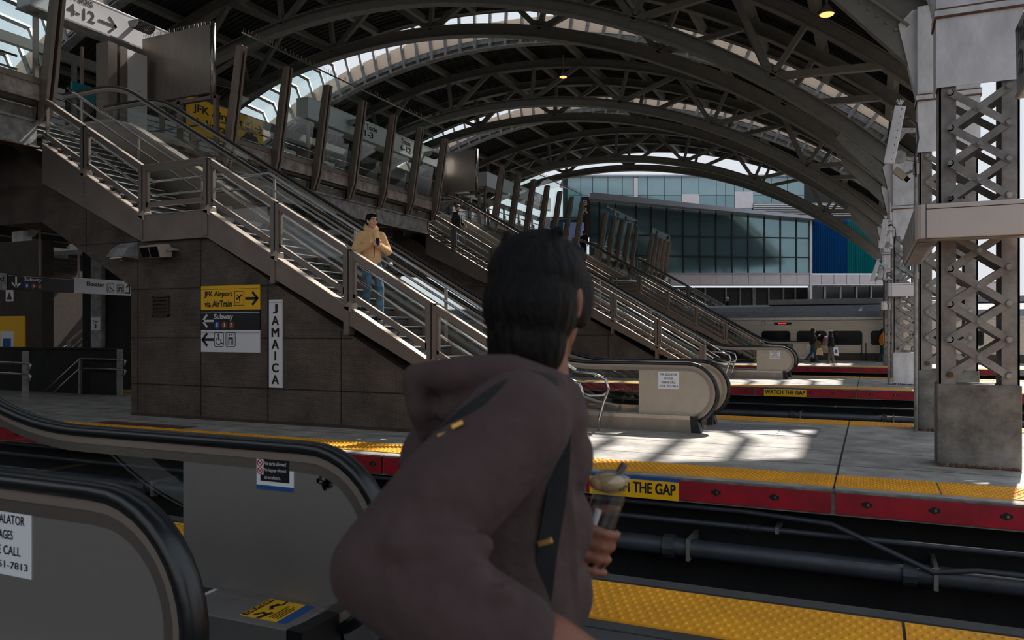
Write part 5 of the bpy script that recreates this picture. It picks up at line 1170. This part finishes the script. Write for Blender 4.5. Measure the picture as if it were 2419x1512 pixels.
# walkers on the far platform
t, J, q, Rm, s = person((-2.66, 42.8, 0), R(6), 'person with a dark head scarf, black coat and olive shoulder bag walking past the train', 'cloth_black', 'jean_blue', 'cloth_black', vox=.02, style='long', hood='up', bulk=1.15, h=1.76,
    pose=dict(eR=(.05, -.23, 1.15), wR=(.26, -.1, 1.36), kR=(.1, -.1, .5), aR=(.2, -.1, .09), kL=(-.06, .1, .5), aL=(-.34, .1, .16)))
o = thing('shoulder_bag', (-2.5, 42.5, .75), 'olive shoulder bag on the person with the dark head scarf', 'bag'); c = MB(); c.ell((-2.43, 42.55, .93), (.17, .1, .22)); c.build('pouch', 'bag_olive', o, smooth=True); MB().tube([(-2.66, 42.6, 1.46), (-2.52, 42.6, 1.38), (-2.46, 42.54, 1.1), (-2.46, 42.52, .96)], .022, 8).build('strap', 'bag_olive', o, smooth=True)
o = thing('carrier_bag', (-2.33, 42.55, .42), 'tan carrier bag hanging below the olive shoulder bag', 'bag'); c = MB(); c.prism([(-2.5, .42), (-2.17, .4), (-2.22, .72), (-2.42, .78)], 'xz', 42.48, 42.62); c.build('sack', 'bread', o)
MB().tube([(-2.42, 42.55, .77), (-2.46, 42.56, .9), (-2.34, 42.55, .74)], .01, 6).build('handle', 'bread', o)
t, J, q, Rm, s = person((-1.8, 42.3, 0), R(25), 'person in a black hooded jacket with a printed backpack beside the train', 'cloth_black', 'cloth_grey', 'cloth_black', vox=.02, hood='up', bulk=1.2, h=1.62, pose=dict(aL=(-.05, .12, .09), aR=(.12, -.1, .09), wR=(.12, -.26, .86)))
o = thing('backpack', (-2.05, 42.2, .9), 'colourful printed backpack on the person in the black hooded jacket', 'backpack'); c = MB(); c.ell((-2.02, 42.2, 1.12), (.13, .17, .25)); c.build('pack_body', 'backpack_print', o, smooth=True); MB().ell((-2.12, 42.15, 1.0), (.06, .12, .13)).build('front_pocket', 'backpack_print', o, smooth=True)
o = thing('paper_bag', (-1.55, 42.05, .45), 'white paper carrier bag held by the person with the printed backpack', 'bag'); c = MB(); c.hexa([(-1.62, 41.98, .42), (-1.4, 41.98, .4), (-1.4, 42.1, .4), (-1.62, 42.1, .42), (-1.66, 41.98, .8), (-1.46, 41.98, .83), (-1.46, 42.1, .83), (-1.66, 42.1, .8)]); c.build('sack', 'sign_white', o); MB().tube([(-1.62, 42.04, .81), (-1.6, 42.04, .88), (-1.5, 42.04, .82)], .008, 6).build('handle', 'sign_white', o); MB().box(-1.6, -1.48, 41.977, 41.98, .52, .7).build('print', 'ink_blue', o)
person((.56, 43.3, 0), R(20), 'person in orange top and green skirt half hidden by the smallest column', 'cloth_orange', 'cloth_green', 'hair_dark', skin='skin_brown', vox=.024, style='short', h=1.72, detail=False)
person((-17.2, 18.4, 6.08), R(-50), 'bald person in a dark coat and pale scarf before the yellow airport sign', 'cloth_navy', 'cloth_navy', 'hair_dark', style='bald', vox=.02, h=1.74, hood='down')
person((-16.02, 45.75, 6.08), R(100), 'dark-haired person seen against the departure board', 'cloth_black', 'cloth_black', 'hair_dark', vox=.024, h=1.72, detail=False)
person((-8.75, 54.2, 2.22), R(200), 'person in a white cap and black jacket showing above the train roof', 'cloth_black', 'cloth_black', 'sign_white', vox=.024, h=1.72, style='cap', detail=False)
# ------------------------------------------------------------ person in the foreground (local x = along the picture, y = away)
FR = Vector((-math.sin(R(YAW)), math.cos(R(YAW)), 0)); RT = Vector((math.cos(R(YAW)), math.sin(R(YAW)), 0))
HM = thing('person', FR*1.4, 'person in a mauve hoodie with dark hair, seen from behind, large in the foreground', 'person', None, R(YAW))
def PX(u, v, d): return Vector(((u-1209.5)/1853*d, d-1.4, 1.56-(v-785)/1853*d))
b = MB(); HY = R(90-30); hc = PX(1278, 712, 1.44)
q, Rm = head(b, hc, HY, .98, R(4))
nk = PX(1262, 930, 1.41)
limb(b, [nk, hc+Vector((-.012, -.012, -.06))], [.066, .058]); chest = PX(1170, 1180, 1.4); pel = Vector((-.02, 0, .93))
b.ell(chest, (.13, .1, .2)); b.ell(pel, (.12, .09, .12)); limb(b, [pel, chest, nk], [.1, .11, .07])
sR = PX(1225, 1000, 1.2); eR = PX(893, 1345, 1.1); wR = PX(1400, 1583, .99); sL = PX(1210, 1010, 1.6); eL = PX(1180, 1370, 1.62); wL = PX(1352, 1318, 1.57)
limb(b, [sR, eR, PX(1300, 1532, 1.0), wR], [.05, .045, .043, .034]); limb(b, [sL, eL, wL], [.05, .04, .029])
hand(b, wR, (.35, .5, -.8), (.5, -.8, -.2), (.6, .5, .6), 1.02, .45)
# left hand closed round the clear bottle
B0 = PX(1392, 1318, 1.55); B1 = PX(1440, 1165, 1.55); ax = (B1-B0).normalized(); rB = .0275
ctr = B0+ax*.02; view = Vector((0, -1, 0)); sdv = ax.cross(view).normalized()
if sdv.x < 0: sdv = -sdv
limb(b, [wL, ctr-sdv*.045+view*.0-ax*.005], [.03, .036], 10, 3)
for i in range(4):
    hgt = .042-.026*i; base = ctr+ax*hgt; k = 1-.07*i; pts = []
    for a in (165, 120, 75, 35, 0): pts.append(base+(sdv*math.cos(R(a))+view*math.sin(R(a)))*(rB+.0105)*(1 if a > 20 else 1.0))
    limb(b, pts, [.0125*k, .0118*k, .011*k, .0102*k, .0088*k], 10, 3)
    limb(b, [ctr-sdv*.05+ax*(hgt*.8), pts[0]], [.016, .0125], 10, 2)
limb(b, [ctr-sdv*.05+ax*.03, ctr-sdv*.03-view*.03+ax*.055, ctr+sdv*.01-view*.034+ax*.075, ctr+sdv*.028-view*.022+ax*.085], [.016, .013, .0115, .0095], 10, 2)
hipR = Vector((-.0, -.09, .9)); hipL = Vector((-.02, .09, .9)); kR = Vector((-.02, -.1, .5)); kL = Vector((.14, .08, .5)); aR = Vector((-.22, -.1, .14)); aL = Vector((.2, .08, .09))
for h_, k_, a_ in ((hipR, kR, aR), (hipL, kL, aL)): limb(b, [h_, k_, a_], [.075, .05, .036])
body = soft(b, 'body', 'skin_brown', HM, .0065, 3); face_bits(body, q, Rm, .98, 'skin_brown')
# hoodie
c = MB()
limb(c, [sR, PX(1060, 1175, 1.13), eR], [.084, .082, .07], 16); limb(c, [eR, PX(1075, 1450, 1.04), PX(1215, 1505, 1.0)], [.07, .08, .062], 16); limb(c, [sL, eL, PX(1315, 1335, 1.58)], [.08, .07, .042], 14)
limb(c, [PX(1195, 1005, 1.36), chest, PX(1180, 1480, 1.38), pel+Vector((0, 0, .02))], [.115, .135, .14, .145], 20)
limb(c, [sR+Vector((0, .03, -.01)), PX(1240, 975, 1.4), sL], [.078, .095, .075], 16); limb(c, [PX(1262, 985, 1.4), PX(1275, 935, 1.43)], [.1, .07], 16)
for (u, v, d, r) in ((1290, 1080, 1.42, .088), (1285, 1240, 1.42, .092), (1280, 1400, 1.42, .095), (1050, 1090, 1.45, .085), (1060, 1250, 1.46, .1)): c.ell(PX(u, v, d), r, 16, 12)
n_ = [(990, 1010), (1100, 960), (1330, 950), (1345, 1010), (1347, 1100), (1362, 1220), (1368, 1320), (1366, 1512), (1120, 1512), (930, 1300), (935, 1200), (958, 1110), (970, 1060)]
c.add([PX(u, v, 1.34) for u, v in n_]+[PX(u, v, 1.54) for u, v in n_], [tuple(range(13))[::-1], tuple(range(13, 26))]+[(i, (i+1) % 13, 13+(i+1) % 13, 13+i) for i in range(13)])
# folds of the sleeve at the elbow
for (u0, v0, d0, u1, v1, d1, r) in ((905, 1400, 1.03, 1130, 1352, 1.0, .024), (940, 1290, 1.03, 1140, 1290, 1.04, .03), (930, 1450, 1.02, 1200, 1400, .97, .022), (1010, 1180, 1.06, 1190, 1060, 1.12, .024), (890, 1290, 1.05, 1010, 1190, 1.06, .02)): limb(c, [PX(u0, v0, d0), PX((u0+u1)/2, (v0+v1)/2+8, (d0+d1)/2), PX(u1, v1, d1)], [r*.6, r, r*.6], 10, 4)
hoodie = soft(c, 'hoodie', 'hoodie_mauve', HM, .0085, 5)
# back and hood lying on it
def slab(c, poly, d0, d1):
    n = len(poly); c.add([PX(u, v, d0) for u, v in poly]+[PX(u, v, d1) for u, v in poly], [tuple(range(n))[::-1], tuple(range(n, 2*n))]+[(i, (i+1) % n, n+(i+1) % n, n+i) for i in range(n)])
c = MB()
slab(c, [(950, 880), (985, 862), (1070, 852), (1180, 836), (1250, 850), (1325, 885), (1342, 930), (1290, 950), (1235, 925), (1165, 945), (1100, 985), (1045, 1030), (992, 1048), (972, 985), (952, 930)], 1.33, 1.45)
limb(c, [PX(1345, 930, 1.47), PX(1300, 915, 1.36), PX(1200, 885, 1.3), PX(1080, 888, 1.3), PX(978, 888, 1.34)], [.026, .034, .036, .034, .022], 14, 5)
limb(c, [PX(978, 892, 1.34), PX(992, 970, 1.33), PX(1012, 1030, 1.35)], [.022, .024, .016], 12, 4)
limb(c, [PX(1060, 975, 1.31), PX(1140, 935, 1.29), PX(1230, 905, 1.3)], [.02, .024, .02], 12, 4)
soft(c, 'hood', 'hoodie_mauve', HM, .0085, 4)
# hair
c = MB(); hq = lambda x, y, z: hc+Rm @ Vector((x, y, z))
def E(p, r): c.ell(hq(*p), r, 18, 12, rot=Rm)
E((-.018, 0, .045), (.1, .09, .084)); E((-.04, 0, -.01), (.086, .088, .1)); E((-.05, 0, -.075), (.064, .075, .085)); E((-.066, .01, -.135), (.04, .056, .05)); E((.045, 0, .088), (.05, .066, .034)); E((.02, -.07, .01), (.05, .018, .06)); E((.02, .07, .01), (.05, .018, .06))
random.seed(5)
for i in range(46):
    a = random.uniform(-2.6, 2.6); zz = random.uniform(-.1, .12); rr = math.sqrt(max(.02, 1-(zz/.15)**2)); x = -.02-.09*math.cos(a)*rr; y = .088*math.sin(a)*rr
    if x > .02 or y < -.045: continue
    limb(c, [hq(x, y, zz), hq(x*1.03-.004, y*1.03, zz-.035), hq(x*.98, y*.98, zz-.075)], [.009, .0075, .003], 6, 2)
for i in range(16):
    x = random.uniform(-.06, .06); y = random.uniform(-.05, .05); limb(c, [hq(x, y, .105), hq(x+random.uniform(-.03, .03), y+random.uniform(-.03, .03), .122), hq(x+random.uniform(-.05, .05), y+random.uniform(-.04, .04), .116)], [.012, .008, .003], 6, 2)
soft(c, 'hair', 'hair_dark', HM, .0055, 2, .4)
# trousers and shoes (below the picture edge)
c = MB(); c.ell(pel-Vector((0, 0, .03)), (.14, .12, .13))
for h_, k_, a_ in ((hipR, kR, aR), (hipL, kL, aL)): limb(c, [h_, k_, a_-Vector((0, 0, .03))], [.095, .075, .062])
soft(c, 'trousers', 'trouser_dark', HM, .014, 4)
for a_ in (aR, aL):
    c = MB(); limb(c, [a_+Vector((-.05, 0, -.045)), a_+Vector((.14, .04, -.05))], [.042, .036]); soft(c, 'shoe', 'shoe', HM, .01, 2)
# cross-body bag with black strap and brass fittings
BG = thing('crossbody_bag', FR*1.35+Vector((0, 0, .95)), 'black cross-body strap bag with brass buckles worn over the mauve hoodie', 'bag', None, R(YAW))
off = FR*0.05
def PB(u, v, d): p = PX(u, v, d); return Vector((p.x, p.y+.05, p.z-.95))
def ribbon(pts, w_, nm, m_, wv):
    m = MB(); K = [Vector(p) for p in pts]; wv = Vector(wv); P = []
    for i in range(len(K)-1):
        a, b_, c_, d_ = K[max(i-1, 0)], K[i], K[i+1], K[min(i+2, len(K)-1)]
        for j in range(6):
            k = j/6; P.append(.5*((2*b_)+(c_-a)*k+(2*a-5*b_+4*c_-d_)*k*k+(3*b_-a-3*c_+d_)*k**3))
    P.append(K[-1])
    for a, b_ in zip(P[:-1], P[1:]): m.beam(a-(b_-a)*.1, b_+(b_-a)*.1, w_, .006, up=wv)
    return m.build(nm, m_, BG, local=True, bevel=.001)
ribbon([PB(1318, 915, 1.3), PB(1270, 900, 1.23), PB(1210, 918, 1.16), PB(1150, 955, 1.135), PB(1100, 992, 1.13), PB(1052, 1036, 1.14), PB(1010, 1090, 1.17), PB(965, 1150, 1.22)], .034, 'strap', 'cloth_black', (.3, -1, .5))
ribbon([PB(1325, 960, 1.31), PB(1322, 1080, 1.3), PB(1312, 1180, 1.29), PB(1292, 1300, 1.28), PB(1280, 1400, 1.28), PB(1262, 1520, 1.28)], .036, 'strap', 'cloth_black', (.25, -1, .1))
for (u, v, d, w_) in ((1056, 1032, 1.122, .015), (1082, 1007, 1.115, .01), (1288, 1283, 1.265, .014)):
    p = PB(u, v, d); MB().beam(p-Vector((w_*.8, 0, .002)), p+Vector((w_*.8, -.004, .006)), .008, w_*.7, up=(.3, .1, 1)).build('buckle', 'brass', BG, local=True, bevel=.001)
c = MB(); c.ell((-.16, .12, -.02), (.11, .06, .1)); c.build('pouch', 'cloth_black', BG, local=True, smooth=True)
# clear plastic tumbler with a tan roll, held in the left hand
TB = thing('plastic_cup', FR*1.55+RT*.16+Vector((0, 0, 1.05)), 'clear plastic cup holding a tan roll, in the hand of the foreground person', 'cup', None, R(YAW))
def PC(p): return Vector((p.x-.16, p.y-.15, p.z-1.05))
A0, A1 = PC(B0-ax*.035), PC(B1)
m = MB(); m.tube([A0, A0.lerp(A1, .5), A1], 0, 20, radii=[.025, .029, .033], caps=False); m.tube([A1, A1+ax*.006], .031, 20, caps=False); m.build('cup_wall', 'clear_plastic', TB, local=True, smooth=True)
m = MB(); m.ell(A1+ax*.022-Vector((.012, 0, 0)), (.036, .028, .019), 14, 10); m.build('bread_roll', 'bread', TB, local=True, smooth=True)
m = MB(); m.ell(A1+ax*.024-Vector((.004, 0, 0)), (.037, .034, .024), 14, 8); m.build('dome_lid', 'clear_plastic', TB, local=True, smooth=True)
m = MB(); m.beam(A1+ax*.042+Vector((.006, 0, 0)), A1+ax*.062+Vector((.012, 0, 0)), .022, .012); m.build('lid_tab', 'cloth_grey', TB, local=True, bevel=.003)
m = MB(); m.tube([A0+ax*.03-Vector((.012, 0, 0)), A0.lerp(A1, .8)-Vector((.012, 0, 0))], .007, 8); m.build('napkin', 'sign_white', TB, local=True)
m = MB(); m.beam(A0+ax*.05-Vector((.035, -.01, 0)), A0+ax*.11-Vector((.045, -.01, 0)), .008, .03); tg = m.build('blue_wrapper', 'louvre_blue', TB, local=True)
